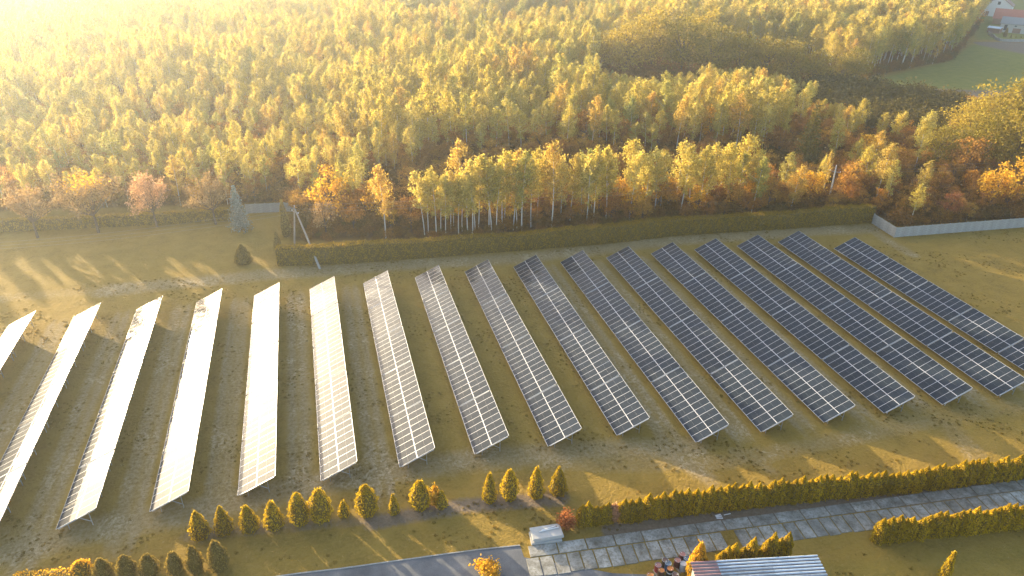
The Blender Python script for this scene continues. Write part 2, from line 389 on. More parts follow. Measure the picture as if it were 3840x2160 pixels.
def build_tree(kind, seed, H):
    """returns (crown mesh data, trunk MB)"""
    r = np.random.default_rng(seed); T = MB(); pts = []
    if kind == 'birch':
        lean = r.normal(size=2) * .035 * H; top = np.array([lean[0], lean[1], H * .97])
        def ax(t): return np.array([lean[0] * t ** 1.5 + .12 * math.sin(5 * t + seed), lean[1] * t ** 1.5 + .12 * math.cos(4 * t + seed), t * H * .97])
        ts = np.linspace(0, 1, 7); T.tube([ax(t) for t in ts], [max(.13 * (1 - .85 * t), .015) * H / 15 for t in ts], 6)
        c0 = .30 + .14 * r.random(); nb = 34; cr = (2.1 + .6 * r.random()) * H / 15
        for k in range(nb):
            t = c0 + (1 - c0) * (k / nb) ** .85; w = r.random() * 6.283
            prof = math.sin(math.pi * min(1, ((t - c0) / (1 - c0)) ** .75 * .92 + .08)) ** .75
            L = cr * prof * (.65 + .5 * r.random()) + .15
            p0 = ax(t); d = np.array([math.cos(w), math.sin(w), .75])
            p1 = p0 + d * L * np.array([1, 1, .8])
            if k % 3 == 0: T.tube([p0, (p0 + p1) / 2 + np.array([0, 0, .1]), p1], [.035, .025, .01], 3)
            m = int(30 + 16 * L)
            f = r.random((m, 1)) ** .7
            P = p0 + (p1 - p0) * f + r.normal(size=(m, 3)) * np.array([.30, .30, .38]) * (.5 + .6 * f)
            P[:, 2] -= r.random(m) ** 2 * .9 * f[:, 0]
            pts.append(P)
        s = .30; up = .35
    elif kind == 'sparse':          # thinning crown of a lawn tree
        for k in range(13):
            w = k * 2.4 + r.random(); el = .5 + .9 * r.random(); L = H * (.45 + .2 * r.random())
            d = np.array([math.cos(w) * math.cos(el), math.sin(w) * math.cos(el), math.sin(el)])
            p0 = np.array([0, 0, H * .28]); p1 = p0 + d * L
            T.tube([p0, p0 + d * L * .5, p1], [.09, .055, .015], 4)
            for j in range(5):
                f = .35 + .6 * r.random(); q = p0 + d * L * f; e = r.normal(size=3); e[2] = abs(e[2]); e /= np.linalg.norm(e); q1 = q + e * L * .35
                T.tube([q, q1], [.03, .008], 3)
                m = 60; P = q + (q1 - q) * r.random((m, 1)) ** .6 + r.normal(size=(m, 3)) * .30; pts.append(P)
        T.tube([(0, 0, 0), (.05, 0, H * .2), (0, 0, H * .45)], [.2, .15, .1], 7)
        s = .22; up = .1
    elif kind in ('maple', 'oak'):
        rad = H * (.30 if kind == 'maple' else .40); zc = H * (.60 if kind == 'maple' else .51); rz = H * (.40 if kind == 'maple' else .47)
        T.tube([(0, 0, 0), (.1, 0, H * .25), (0, .1, H * .6)], [.022 * H, .015 * H, .008 * H], 7)
        nl = 26 if kind == 'maple' else 74
        for k in range(nl):
            d = r.normal(size=3); d /= np.linalg.norm(d); d[2] = d[2] * .9 + .12
            f = .62 + .38 * r.random()
            c = np.array([0, 0, zc]) + d * np.array([rad, rad, rz]) * f * (.8 + .3 * r.random())
            if k % 3 == 0: T.tube([(0, 0, H * (.2 + .25 * r.random())), (c * np.array([.5, .5, .75])), c], [.010 * H, .006 * H, .002 * H], 4)
            cs = rad * (.24 + .16 * r.random()); m = int((46 if kind == 'maple' else 62))
            P = c + r.normal(size=(m, 3)) * cs * np.array([.62, .62, .42]); pts.append(P)
        s = .34 if kind == 'maple' else .55; up = 0
    elif kind == 'spruce':
        T.tube([(0, 0, 0), (0, 0, H * .5), (0, 0, H * .98)], [.16, .10, .02], 6)
        for k in range(20):
            t = k / 20; z = H * (.08 + .9 * t); L = H * .24 * (1 - t) ** .85 + .15
            for j in range(9):
                w = j * .7 + k * .9 + r.random() * .3; l = L * (.8 + .3 * r.random()); d = np.array([math.cos(w), math.sin(w), -.25])
                m = max(6, int(14 * l)); f = r.random((m, 1)) ** .8
                P = np.array([0, 0, z]) + d * l * f + r.normal(size=(m, 3)) * np.array([.10, .10, .07]) * (1 + l * .5); pts.append(P)
        s = .26; up = 0
    elif kind == 'shrub':
        for k in range(22):
            w = r.random() * 6.283; rr = math.sqrt(r.random()) * 1.5; h = H * (.35 + .6 * r.random()) * (1 - .12 * rr)
            P = np.array([rr * math.cos(w), rr * math.sin(w), h]) + r.normal(size=(42, 3)) * np.array([.38, .38, .42 * H / 2.5]); P[:, 2] = np.abs(P[:, 2]); pts.append(P)
        T.tube([(0, 0, 0), (.2, .1, H * .6)], [.05, .02], 4); T.tube([(0, 0, 0), (-.2, .2, H * .6)], [.05, .02], 4)
        s = .25; up = .1
    P = np.concatenate(pts)
    V, Fq = rand_quads(P, s, up, r=r)
    return V, Fq, T
def thuja_shape(seed, H, Wd, prof='cone', n=1500, size=.13, tip=0.0):
    """dense evergreen: dark core and many upright sprays standing off it"""
    r = np.random.default_rng(seed)
    def rad(t):
        if prof == 'cone': return (1 - t) ** .62 * (min(1, .62 + t * 2.2)) * 1.02
        if prof == 'oval': return math.sqrt(max(0, 1 - (2 * t - .85) ** 2 / 1.35)) * (.75 + .3 * math.sin(math.pi * min(1, t + .2)))
        return (1 - max(0, (t - .72) / .28) ** 1.8) ** .8 * (.88 + .12 * math.sin(3 * t + seed))       # column
    ts = (r.random(n) ** .9); w = r.random(n) * 6.283
    lump = 1 + .10 * np.sin(w * 5 + ts * 17 + seed) + .07 * np.sin(w * 9 - ts * 25)
    rr = np.array([rad(t) for t in ts]) * Wd / 2 * lump * (.90 + .14 * r.random(n))
    P = np.stack([rr * np.cos(w), rr * np.sin(w), ts * H * (1 - .02) + .03], 1)
    P = np.concatenate([P, np.stack([r.normal(size=40) * .06 * Wd, r.normal(size=40) * .06 * Wd, H * (.93 + .09 * r.random(40))], 1)])
    V, Fq = rand_quads(P, size, .8, .6, r)
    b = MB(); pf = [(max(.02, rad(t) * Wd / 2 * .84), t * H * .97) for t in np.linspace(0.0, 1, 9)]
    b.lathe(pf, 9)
    return V, Fq, b
def combine(name, V, Fq, tb, mats):
    """leaf quads + trunk in one mesh (materials 0 leaf, 1 wood)"""
    n = len(V); tv = np.array(tb.v) if tb.v else np.zeros((0, 3)); me = bpy.data.meshes.new(name)
    q4 = [f for f in tb.f if len(f) == 4]; q4 = np.array(q4, np.int32) + n
    F = np.concatenate([Fq, q4]); mi = np.concatenate([np.zeros(len(Fq)), np.ones(len(q4))])
    return mesh_np(name, np.concatenate([V, tv]), F, mats, mi)

def scaled(b, k):
    c = MB(); c.v = [tuple(x * k for x in v) for v in b.v]; c.f = b.f; c.m = b.m; return c
protos = {}
def tree_meshes(kind, k, H, leaf, bark):
    L = []
    for i in range(k):
        V, Fq, T = build_tree(kind, 100 * (1 + len(protos)) + i, H)
        L.append((mesh_np(kind + '_crown', V, Fq, leaf), T.mesh(kind + '_trunk', bark, True), (V, Fq, T)))
    protos[kind + leaf.name] = L; return L
BIRCH = tree_meshes('birch', 7, 15.0, M_BIRCH, M_BARK_B)
MAPLE = tree_meshes('maple', 5, 9.0, M_MAPLE, M_BARK)
OAK = tree_meshes('oak', 4, 20.0, M_OAK, M_BARK)
SPRUCE = tree_meshes('spruce', 1, 13.0, M_SPRUCE, M_BARK)
BSPR = tree_meshes('spruce', 1, 10.0, M_BLUESPRUCE, M_BARK)
SPARSE = tree_meshes('sparse', 3, 9.0, M_BROWNLEAF, M_BARK)
SHRUB = tree_meshes('shrub', 3, 2.5, M_SHRUB, M_BARK)

def put_tree(name, pr_, loc, s, rz, label, cat, group=None, leaf=None, sz=None):
    t = empty(name, (loc[0], loc[1], loc[2] if len(loc) > 2 else 0), rz)
    tag(t, label, cat, group)
    sz = sz or s
    cr = new('crown', pr_[0], t, scale=(s, s, sz))
    if leaf is not None:
        me = pr_[0].copy(); me.materials.clear(); me.materials.append(leaf); cr.data = me
    new('trunk', pr_[1], t, scale=(s, s, sz))
    return t

# geometry-nodes scatter for what is past the 300 of a kind, and for the undergrowth
def scatter(name, P, rot, scl, idx, variants, label=None):
    src = bpy.data.collections.new(name + '_kinds')
    for i, me in enumerate(variants):
        src.objects.link(bpy.data.objects.new('%s_kind_%02d' % (name, i), me))
    me = bpy.data.meshes.new(name); me.vertices.add(len(P)); me.vertices.foreach_set('co', np.asarray(P, np.float32).ravel())
    for n_, a in (('rz', rot), ('sc', scl)):
        q = me.attributes.new(n_, 'FLOAT', 'POINT'); q.data.foreach_set('value', np.asarray(a, np.float32))
    q = me.attributes.new('ix', 'INT', 'POINT'); q.data.foreach_set('value', np.asarray(idx, np.int32))
    o = new(name, me); tag(o, label, kind='stuff')
    g = bpy.data.node_groups.new(name, 'GeometryNodeTree')
    g.interface.new_socket('Geometry', in_out='INPUT', socket_type='NodeSocketGeometry')
    g.interface.new_socket('Geometry', in_out='OUTPUT', socket_type='NodeSocketGeometry')
    n = g.nodes; L = g.links
    gi = n.new('NodeGroupInput'); go = n.new('NodeGroupOutput'); ip = n.new('GeometryNodeInstanceOnPoints')
    ci = n.new('GeometryNodeCollectionInfo'); ci.inputs['Collection'].default_value = src
    ci.inputs['Separate Children'].default_value = True; ci.inputs['Reset Children'].default_value = True
    def na(nm, ty):
        a = n.new('GeometryNodeInputNamedAttribute'); a.data_type = ty; a.inputs[0].default_value = nm; return a.outputs[0]
    L.new(gi.outputs[0], ip.inputs['Points']); L.new(ci.outputs[0], ip.inputs['Instance'])
    ip.inputs['Pick Instance'].default_value = True; L.new(na('ix', 'INT'), ip.inputs['Instance Index'])
    cx = n.new('ShaderNodeCombineXYZ'); L.new(na('rz', 'FLOAT'), cx.inputs[2]); L.new(cx.outputs[0], ip.inputs['Rotation'])
    L.new(na('sc', 'FLOAT'), ip.inputs['Scale']); L.new(ip.outputs[0], go.inputs[0])
    md = o.modifiers.new('scatter', 'NODES'); md.node_group = g
    return o

# ------------------------------------------------------------------ solar tables
CT, ST = math.cos(TAU), math.sin(TAU); ML = W_T / 2 - .008
b = MB(); w_ = MP - .02; t_ = .035; e = .016; ee = .032
def rim(b, x0, x1, y0, y1): b.box(x0, x1, y0, y1, 0, t_, 0)
rim(b, 0, ML, -e, 0); rim(b, 0, ML, -w_, -w_ + e); rim(b, 0, ee, -w_ + e, -e); rim(b, ML - ee, ML, -w_ + e, -e)
b.quad((ee, -w_ + e, .030), (ML - ee, -w_ + e, .030), (ML - ee, -e, .030), (ee, -e, .030), 1)
xm = ML / 2
for k in range(6):
    y0 = -e - .008 - k * .142
    b.quad((xm - .006, y0 - .10, .0325), (xm + .006, y0 - .10, .0325), (xm + .006, y0, .0325), (xm - .006, y0, .0325), 2)
b.quad((0, -w_, 0), (0, 0, 0), (ML, 0, 0), (ML, -w_, 0), 2)
M_BACK = simple('backsheet', (.35, .35, .36), .6)
PANEL = b.mesh('solar_panel', [M_ALU, M_CELL, M_BACK])
def bar(name, a, c, w, h):
    q = MB(); q.beam(a, c, w, h); return q.mesh(name, M_STEEL)
ORD = 'first second third fourth fifth sixth seventh eighth ninth tenth eleventh twelfth thirteenth fourteenth fifteenth sixteenth seventeenth'.split()
XF, XR = .24, .76
cache = {}
def structure(n):
    """posts, beams and rails of a table n modules long, local frame at the far low corner"""
    if n in cache: return cache[n]
    L = n * MP - .02; out = []
    def pp(f, y, dz=0.): return (f * W_T * CT, y, LOWZ + f * W_T * ST + dz)
    ys = np.linspace(-.35, -L + .35, 3 if n == 8 else 4)
    for y in ys:
        out.append(('post', bar('post', (XF * W_T * CT, y, -.1), pp(XF, y, -.17), .09, .06)))
        out.append(('post', bar('post', (XR * W_T * CT, y, -.1), pp(XR, y, -.17), .09, .06)))
        out.append(('rafter', bar('rafter', pp(.06, y, -.13), pp(.94, y, -.13), .07, .12)))
        out.append(('brace', bar('brace', (XR * W_T * CT, y, .5), pp(.50, y, -.2), .05, .05)))
    for f in (.12, .38, .62, .88):
        out.append(('rail', bar('rail', pp(f, -.02, -.04), pp(f, -L + .02, -.04), .05, .06)))
    for f, y in ((0, 0),): pass
    out.append(('end_beam', bar('end_beam', pp(.06, -L - .045, -.045), pp(.96, -L - .045, -.045), .07, .09)))
    cache[n] = out; return out
POSN = {5: ['hedge-end', 'second from the hedge', 'middle', 'fourth from the hedge', 'last'], 4: ['hedge-end', 'second from the hedge', 'third from the hedge', 'last']}
for r in range(1, 18):
    x = (r - 9) * ROWP; y = U0[r - 1]
    for k, n in enumerate(TABS[r]):
        look = ('pale and warm' if r == 1 else 'blazing white' if r in (2, 3, 4) else 'washed pale' if r in (5, 6)
                else 'silvery grey' if r in (7, 8) else 'slate blue' if r <= 12 else 'dark slate')
        p = POSN[len(TABS[r])][k]
        t = empty('solar_table', (x, y, 0)); tag(t, '%s solar table in the %s row from the left, %s' % (p, ORD[r - 1], look), 'solar table', 'tilted solar tables on the field')
        tilt = -TAU + random.gauss(0, .006); kink = random.gauss(0, .001)
        for c in range(n):
            for h in (0, 1):
                o = bpy.data.objects.new('solar_panel', PANEL)
                d = h * (W_T / 2 + .004)
                o.location = (d * CT, -c * MP, LOWZ + d * ST)
                o.rotation_euler = (random.gauss(0, .0035), tilt + random.gauss(0, .0035), 0)
                link(o, t)
        for nm, me in structure(n): new(nm, me, t)
        y -= n * MP + GAP

# ------------------------------------------------------------------ concrete fences
def fence(name, pts, label, bay=1.95, H=2.0, rows=4):
    t = empty(name, (pts[0][0], pts[0][1], 0)); tag(t, label, 'fence')
    o0 = Vector((pts[0][0], pts[0][1], 0)); pm = MB(); pm.box(-.08, .08, -.08, .08, -.1, H + .06); pm = pm.mesh('post', M_CONC)
    sm = MB(); h = H / rows
    sm.box(.085, bay - .085, -.03, .03, .012, h - .012); sm.box(.1, bay - .1, -.02, .02, 0.0, h); sm = sm.mesh('slab', M_CONC)
    for a, c in zip(pts[:-1], pts[1:]):
        a = Vector((a[0], a[1], 0)); c = Vector((c[0], c[1], 0)); d = c - a; n = max(1, round(d.length / bay)); ang = math.atan2(d.y, d.x); st = d / n
        for i in range(n):
            q = a + st * i - o0; new('post', pm, t, q, (0, 0, ang))
            for k in range(rows):
                new('slab', sm, t, (q.x, q.y, k * h + random.uniform(-.004, .004)), (random.gauss(0, .006), 0, ang + random.gauss(0, .004)), (st.length / bay, 1, 1))
    new('post', pm, t, Vector((pts[-1][0], pts[-1][1], 0)) - o0)
    return t
fence('concrete_fence', [at(3270, 838)[:2], at(3352, 890)[:2], at(3840, 852)[:2], at(4250, 820)[:2]], 'grey concrete slab fence turning the corner at the right end of the long hedge')
fence('concrete_fence', [at(925, 800)[:2], at(1105, 792)[:2]], 'short concrete slab fence between the blue spruce and the wooden pole', H=1.9)

# ------------------------------------------------------------------ hedges
def hedge_mesh(path, H, Wd, dens, mat_, seed, size=.17, rough=.12, topwave=.25):
    """clipped hedge along a ground path: lumpy core and sprays on faces and top"""
    r = np.random.default_rng(seed); P = np.array([p[:2] for p in path]); seg = np.linalg.norm(np.diff(P, axis=0), axis=1); cum = np.concatenate([[0], np.cumsum(seg)])
    L = cum[-1]
    def pos(s):
        return np.stack([np.interp(s, cum, P[:, 0]), np.interp(s, cum, P[:, 1])], -1)
    def frame(s):
        d = pos(np.minimum(s + .5, L)) - pos(np.maximum(s - .5, 0)); d /= np.linalg.norm(d, axis=1)[:, None]; return d, np.stack([-d[:, 1], d[:, 0]], 1)
    def hh(s): return H + topwave * (np.sin(s * .35 + seed) * .5 + np.sin(s * .13) * .5) + .08 * np.sin(s * 2.3)
    n = int(dens * L * (2 * H + Wd)); s = r.random(n) * L; u = r.random(n) * (2 * H + Wd)
    h = hh(s); side = np.where(u < H, -1, np.where(u < 2 * H, 1, 0))
    z = np.where(side == 0, h, r.random(n) * h); off = np.where(side == 0, (r.random(n) - .5) * Wd, side * Wd / 2)
    lump = .10 * np.sin(s * 2.6 + z * 1.3) + .08 * np.sin(s * 5.1 - z * 3) + rough * r.normal(size=n)
    off = off + np.where(side == 0, 0, side * lump); z = z + np.where(side == 0, np.abs(lump), 0)
    d, nn = frame(s); c = pos(s) + nn * off[:, None]
    V, Fq = rand_quads(np.column_stack([c, z]), size, .5, .7, r)
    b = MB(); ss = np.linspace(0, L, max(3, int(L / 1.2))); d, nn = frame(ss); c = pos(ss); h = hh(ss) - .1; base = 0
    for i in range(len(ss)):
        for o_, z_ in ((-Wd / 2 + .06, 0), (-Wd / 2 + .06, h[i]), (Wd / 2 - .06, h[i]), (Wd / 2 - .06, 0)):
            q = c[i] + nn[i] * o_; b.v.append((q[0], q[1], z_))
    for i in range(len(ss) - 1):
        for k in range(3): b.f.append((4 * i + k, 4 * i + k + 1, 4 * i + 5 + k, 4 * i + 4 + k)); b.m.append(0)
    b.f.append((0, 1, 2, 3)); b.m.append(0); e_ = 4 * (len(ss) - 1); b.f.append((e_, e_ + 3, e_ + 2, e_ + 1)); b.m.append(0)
    return V, Fq, b
def hedge(name, px, H, Wd, label, mat_=None, dens=75, size=.17, seed=1, shift=0., topwave=.25):
    pts = [np.array(at(*p)[:2]) for p in px]
    V, Fq, b = hedge_mesh(pts, H, Wd, dens, mat_, seed, size, topwave=topwave)
    o0 = np.array([pts[0][0], pts[0][1], 0]); V = V - o0; b.v = [tuple(np.array(v) - o0) for v in b.v]
    t = empty(name, tuple(o0)); tag(t, label, 'hedge')
    new('foliage', mesh_np('foliage', V, Fq, mat_ or M_HEDGE), t); new('inner_twigs', b.mesh('inner_twigs', M_CORE), t)
    return t
hedge('hedge', [(1045, 990), (1280, 983), (1560, 963), (1900, 937), (2240, 910), (2560, 875), (2900, 855), (3200, 833), (3262, 826)], 3.1, 1.6,
      'long clipped hedge at the forest edge behind the solar rows', seed=3)
hedge('hedge', [(-200, 880), (0, 868), (420, 848), (640, 836), (872, 822)], 2.1, 1.2, 'low clipped hedge along the lawn behind the four thin trees', seed=5, topwave=.1)
def column_row(px, H, Wd, step, label, group, seed, top=.7, matx=None, jit=.3):
    """hedge of separate thuja columns with pointed tips"""
    pts = [np.array(at(*p)[:2]) for p in px]; P = np.array(pts); seg = np.linalg.norm(np.diff(P, axis=0), axis=1); cum = np.concatenate([[0], np.cumsum(seg)])
    t = empty('thuja_hedge', (P[0][0], P[0][1], 0)); tag(t, label, 'hedge', group)
    n = int(cum[-1] / step) + 1
    for i in range(n):
        s = min(i * step, cum[-1]); q = np.array([np.interp(s, cum, P[:, 0]), np.interp(s, cum, P[:, 1])]) - P[0]
        me = COLM[random.randrange(len(COLM))]
        h = H * random.uniform(1 - jit * .5, 1 + jit * .4)
        new('thuja', me, t, (q[0] + random.gauss(0, .06), q[1] + random.gauss(0, .06), 0), (random.gauss(0, .02), random.gauss(0, .02), random.random() * 6.28), (Wd, Wd, h))
    return t
COLM = []
for i in range(5):
    V, Fq, b = thuja_shape(40 + i, 1.0, 1.0, 'column', 1500, .001)
    r_ = np.random.default_rng(i); n = 1700; ts = r_.random(n); w = r_.random(n) * 6.283
    rad_ = .5 * np.where(ts < .6, 1 - .1 * (1 - ts), np.clip((1 - ts) / .4, 0, 1) ** 1.0 * .96) * (1 + .12 * np.sin(w * 4 + ts * 20 + i) + .08 * r_.normal(size=n))
    cc = np.stack([rad_ * np.cos(w), rad_ * np.sin(w), ts], 1)
    V, Fq = rand_quads(cc * np.array([1.1, 1.1, 3.2]), .15, .85, .55, r_); V = V / np.array([1.1, 1.1, 3.2])
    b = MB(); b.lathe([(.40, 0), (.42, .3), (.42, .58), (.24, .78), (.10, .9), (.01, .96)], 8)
    COLM.append(combine('thuja', V, Fq, b, [M_THUJA, M_CORE]))
column_row([(2175, 1968), (2285, 1955)], 2.7, 1.1, .75, 'short thuja hedge block beside the red bush and concrete stack', None, 1)
column_row([(2335, 1950), (2600, 1918), (2987, 1875), (3405, 1838), (3860, 1782)], 3.1, 1.2, .82, 'long thuja hedge with golden tips between field and slab track', None, 2)
column_row([(3290, 2030), (3560, 2000), (3860, 1965)], 3.1, 1.2, .82, 'thuja hedge on the near side of the slab track', None, 3)
column_row([(2690, 2135), (2800, 2118), (2945, 2092)], 3.0, 1.0, .76, 'thuja row right behind the corrugated shed roof', None, 4, jit=.7)

# ------------------------------------------------------------------ single thujas
def by_px(xb, yb, yt, w):
    """ground centre, width and height of an upright shrub seen between yb (bottom) and yt (top), w pixels wide"""
    g = at(xb, yb - .33 * w); ppm = FPX / pr(g)[2]; wd = w / ppm; h = 1.0
    for _ in range(30):
        q = pr((g[0], g[1], h)); h += (q[1] - yt) / ppm * .8; h = max(h, .3)
    return g, wd, h
def thuja(xb, yb, yt, w, label, prof='cone', leaf=None, seed=0, name='thuja_bush', group=None, n=1500, cat='bush'):
    g, wd, h = by_px(xb, yb, yt, w)
    V, Fq, b = thuja_shape(seed, h, wd, prof, int(n * max(.35, min(1.6, h * wd / 8))), .17)
    t = empty(name, (g[0], g[1], 0)); tag(t, label, cat, group)
    new('foliage', mesh_np('foliage', V, Fq, leaf or M_THUJA), t); new('inner_twigs', b.mesh('inner_twigs', M_CORE, True), t)
    return t
G1 = 'thujas in the row along the field edge'
row1 = [(755, 2038, 1920, 84, 'cone', 'bright golden thuja standing first at the left end of the long row'),
        (845, 2020, 1902, 78, 'cone', 'bright golden thuja standing second in the long row, ragged top'),
        (939, 2012, 1897, 82, 'cone', 'squat bright golden thuja, third in the long row'),
        (1031, 2000, 1880, 84, 'cone', 'dull brown-green thuja fourth in the row, beside three bright ones'),
        (1128, 1984, 1850, 72, 'oval', 'fifth thuja of the row, touching a taller one'),
        (1207, 1974, 1835, 82, 'oval', 'tall domed thuja pressed against its neighbour, sixth in the row'),
        (1292, 1950, 1878, 50, 'cone', 'small dark thuja between two tall domed ones'),
        (1379, 1950, 1820, 80, 'oval', 'tall domed golden thuja standing alone mid-row'),
        (1479, 1940, 1855, 46, 'cone', 'small pointed dark thuja left of the fat domed one'),
        (1578, 1926, 1805, 76, 'oval', 'fat domed thuja beside the small flaming yellow bush'),
        (1657, 1916, 1842, 52, 'cone', 'small dark thuja just behind the flaming yellow bush'),
        (1836, 1898, 1775, 64, 'cone', 'first of the four tall pointed thujas, dark amber'),
        (1911, 1890, 1763, 64, 'oval', 'second of the four tall pointed thujas, paler and shaggy'),
        (2010, 1882, 1753, 70, 'cone', 'third of the four tall thujas, smooth and dark'),
        (2092, 1872, 1755, 76, 'cone', 'last of the four tall thujas, with a sunlit yellow tip')]
for i, a in enumerate(row1): thuja(a[0], a[1], a[2], a[3], a[5], a[4], seed=200 + i, group=G1)
G2 = 'grey-brown oval thujas at the bottom edge'
for i, (x, yb, yt, w, lb) in enumerate([(395, 2185, 2098, 64, 'grey-brown oval thuja next to the golden hedge end'), (482, 2180, 2086, 66, 'second grey-brown oval thuja after the golden hedge end'),
        (568, 2176, 2081, 66, 'third grey-brown oval thuja, plump, in the bottom row'), (663, 2165, 2073, 60, 'fourth grey-brown oval thuja in the bottom row, rounded top'),
        (740, 2160, 2051, 58, 'narrow grey-brown thuja with spiky top, second from the row end'), (827, 2156, 2031, 72, 'largest grey-brown thuja with spiky crest, nearest the golden ones')]):
    thuja(x, yb, yt, w, lb, 'oval', M_THUJADK, 230 + i, group=G2)
thuja(308, 2175, 2108, 74, 'flat-topped golden bush at the end of the low golden hedge', 'oval', M_GOLDLEAF, 240)
hedge('low_hedge', [(60, 2190), (150, 2180), (280, 2172)], .9, .9, 'low golden clipped hedge cut by the bottom edge of the photo', M_GOLDLEAF, 70, .14, 8, topwave=.05)
thuja(915, 1010, 918, 72, 'broad orange-brown cone thuja alone on the lawn', 'cone', M_THUJADK, 250)
thuja(3535, 2185, 2070, 46, 'narrow golden thuja alone on the grass at the lower right', 'cone', M_THUJA, 251)
thuja(2607, 2190, 2035, 88, 'shaggy golden thuja at the corner of the corrugated shed', 'cone', M_GOLDLEAF, 252, n=2200)
thuja(1075, 900, 750, 46, 'tall narrow thuja at the foot of the wooden pole', 'cone', M_THUJADK, 253)
thuja(1046, 960, 870, 40, 'narrow thuja at the very end of the long hedge', 'cone', M_THUJADK, 254)
def bush(xb, yb, yt, w, label, leaf, seed, name='bush', leafs=.2):
    g, wd, h = by_px(xb, yb, yt, w); r = np.random.default_rng(seed); pts = []
    T = MB()
    for k in range(16):
        d = r.normal(size=3); d /= np.linalg.norm(d); c = np.array([d[0] * wd * .34, d[1] * wd * .34, h * (.55 + .36 * d[2])])
        T.tube([(0, 0, 0), c * np.array([.4, .4, .6]), c], [.04, .025, .01], 4)
        pts.append(c + r.normal(size=(60, 3)) * np.array([wd * .13, wd * .13, h * .11]))
    V, Fq = rand_quads(np.concatenate(pts), leafs, .2, r=r)
    t = empty(name, (g[0], g[1], 0)); tag(t, label, 'bush'); new('foliage', mesh_np('foliage', V, Fq, leaf), t); new('stems', T.mesh('stems', M_BARK), t)
bush(1632, 1906, 1828, 34, 'small flaming yellow bush lit by the sun mid-row', M_GOLDLEAF, 1)
bush(2122, 1998, 1912, 62, 'rust red bush between concrete stack and short hedge', M_REDLEAF, 2)
bush(2300, 1968, 1896, 34, 'pinkish bush filling the gap between the two thuja hedges', M_PINKLEAF, 3)
bush(1825, 2185, 2108, 92, 'sunlit sandy bush cut by the bottom edge beside the asphalt', M_GOLDLEAF, 4)

# ------------------------------------------------------------------ slab track and asphalt yard
def slabmat():
    m, nt, o = mat('concrete_slab'); L = nt.links; b = N(nt, 'ShaderNodeBsdfPrincipled'); b.inputs['Roughness'].default_value = .85
    v = coords(nt); n1 = noise(nt, v, .7, 6, .7); n2 = noise(nt, v, 5, 5, .7); oi = N(nt, 'ShaderNodeObjectInfo')
    a = ramp(nt, n1, [(.3, (.11, .10, .075)), (.48, (.28, .27, .23)), (.7, (.47, .455, .405))]).outputs[0]
    x = N(nt, 'ShaderNodeMapRange', inp={1: 0., 2: 1., 3: .72, 4: 1.15}); L.new(oi.outputs['Random'], x.inputs[0])
    s = N(nt, 'ShaderNodeVectorMath', operation='SCALE'); L.new(a, s.inputs[0]); L.new(x.outputs[0], s.inputs['Scale'])
    mx = N(nt, 'ShaderNodeMix', data_type='RGBA'); mr = N(nt, 'ShaderNodeMapRange', inp={1: .48, 2: .66, 3: 0., 4: .7}); L.new(n2, mr.inputs[0])
    L.new(mr.outputs[0], mx.inputs[0]); L.new(s.outputs[0], mx.inputs[6]); mx.inputs[7].default_value = (.13, .10, .05, 1)
    L.new(mx.outputs[2], b.inputs['Base Color'])
    bp = N(nt, 'ShaderNodeBump'); bp.inputs['Strength'].default_value = .4; bp.inputs['Distance'].default_value = .02; L.new(n2, bp.inputs['Height']); L.new(bp.outputs[0], b.inputs['Normal'])
    L.new(b.outputs[0], o.inputs[0]); return m
M_SLAB = slabmat()
A0 = at(1970, 2050)[:2]; A1 = at(2940, 1919)[:2]
rd = A1 - A0; rd = rd / np.linalg.norm(rd); rn = np.array([rd[1], -rd[0]])      # rn points to the camera side
ang = math.atan2(rd[1], rd[0])
far_w = 1.35; q = at(2300, 2127)[:2] - A0; near_w = float(q @ rn) - far_w - .05
base = empty('slab_road', (A0[0], A0[1], 0), ang); base['kind'] = 'structure'
def slab(x0, x1, y0, y1):
    b = MB(); c = .02; z = .07 + random.uniform(-.015, .012); g = .04
    b.v = [(x0 + g, -y0 - g, -.02), (x1 - g, -y0 - g, -.02), (x1 - g, -y1 + g, -.02), (x0 + g, -y1 + g, -.02)]
    zz = [z + random.uniform(-.012, .012) for _ in range(4)]
    b.v += [(x0 + g + c, -y0 - g - c, zz[0]), (x1 - g - c, -y0 - g - c, zz[1]), (x1 - g - c, -y1 + g + c, zz[2]), (x0 + g + c, -y1 + g + c, zz[3])]
    b.f = [(0, 4, 5, 1), (1, 5, 6, 2), (2, 6, 7, 3), (3, 7, 4, 0), (4, 7, 6, 5)]; b.m = [0] * 5
    new('slab', b.mesh('slab', M_SLAB), base)
Ltot = float((at(3900, 1840)[:2] - A0) @ rd)
x = 0.2
while x < Ltot: slab(x, x + 2.8, 0, far_w); x += 2.82
x = -.25
while x < Ltot:
    w1 = 1.27
    if not (19.0 < x < 19.6): slab(x, x + w1, far_w + .05, far_w + near_w * random.uniform(.97, 1.03))
    x += w1 + .03
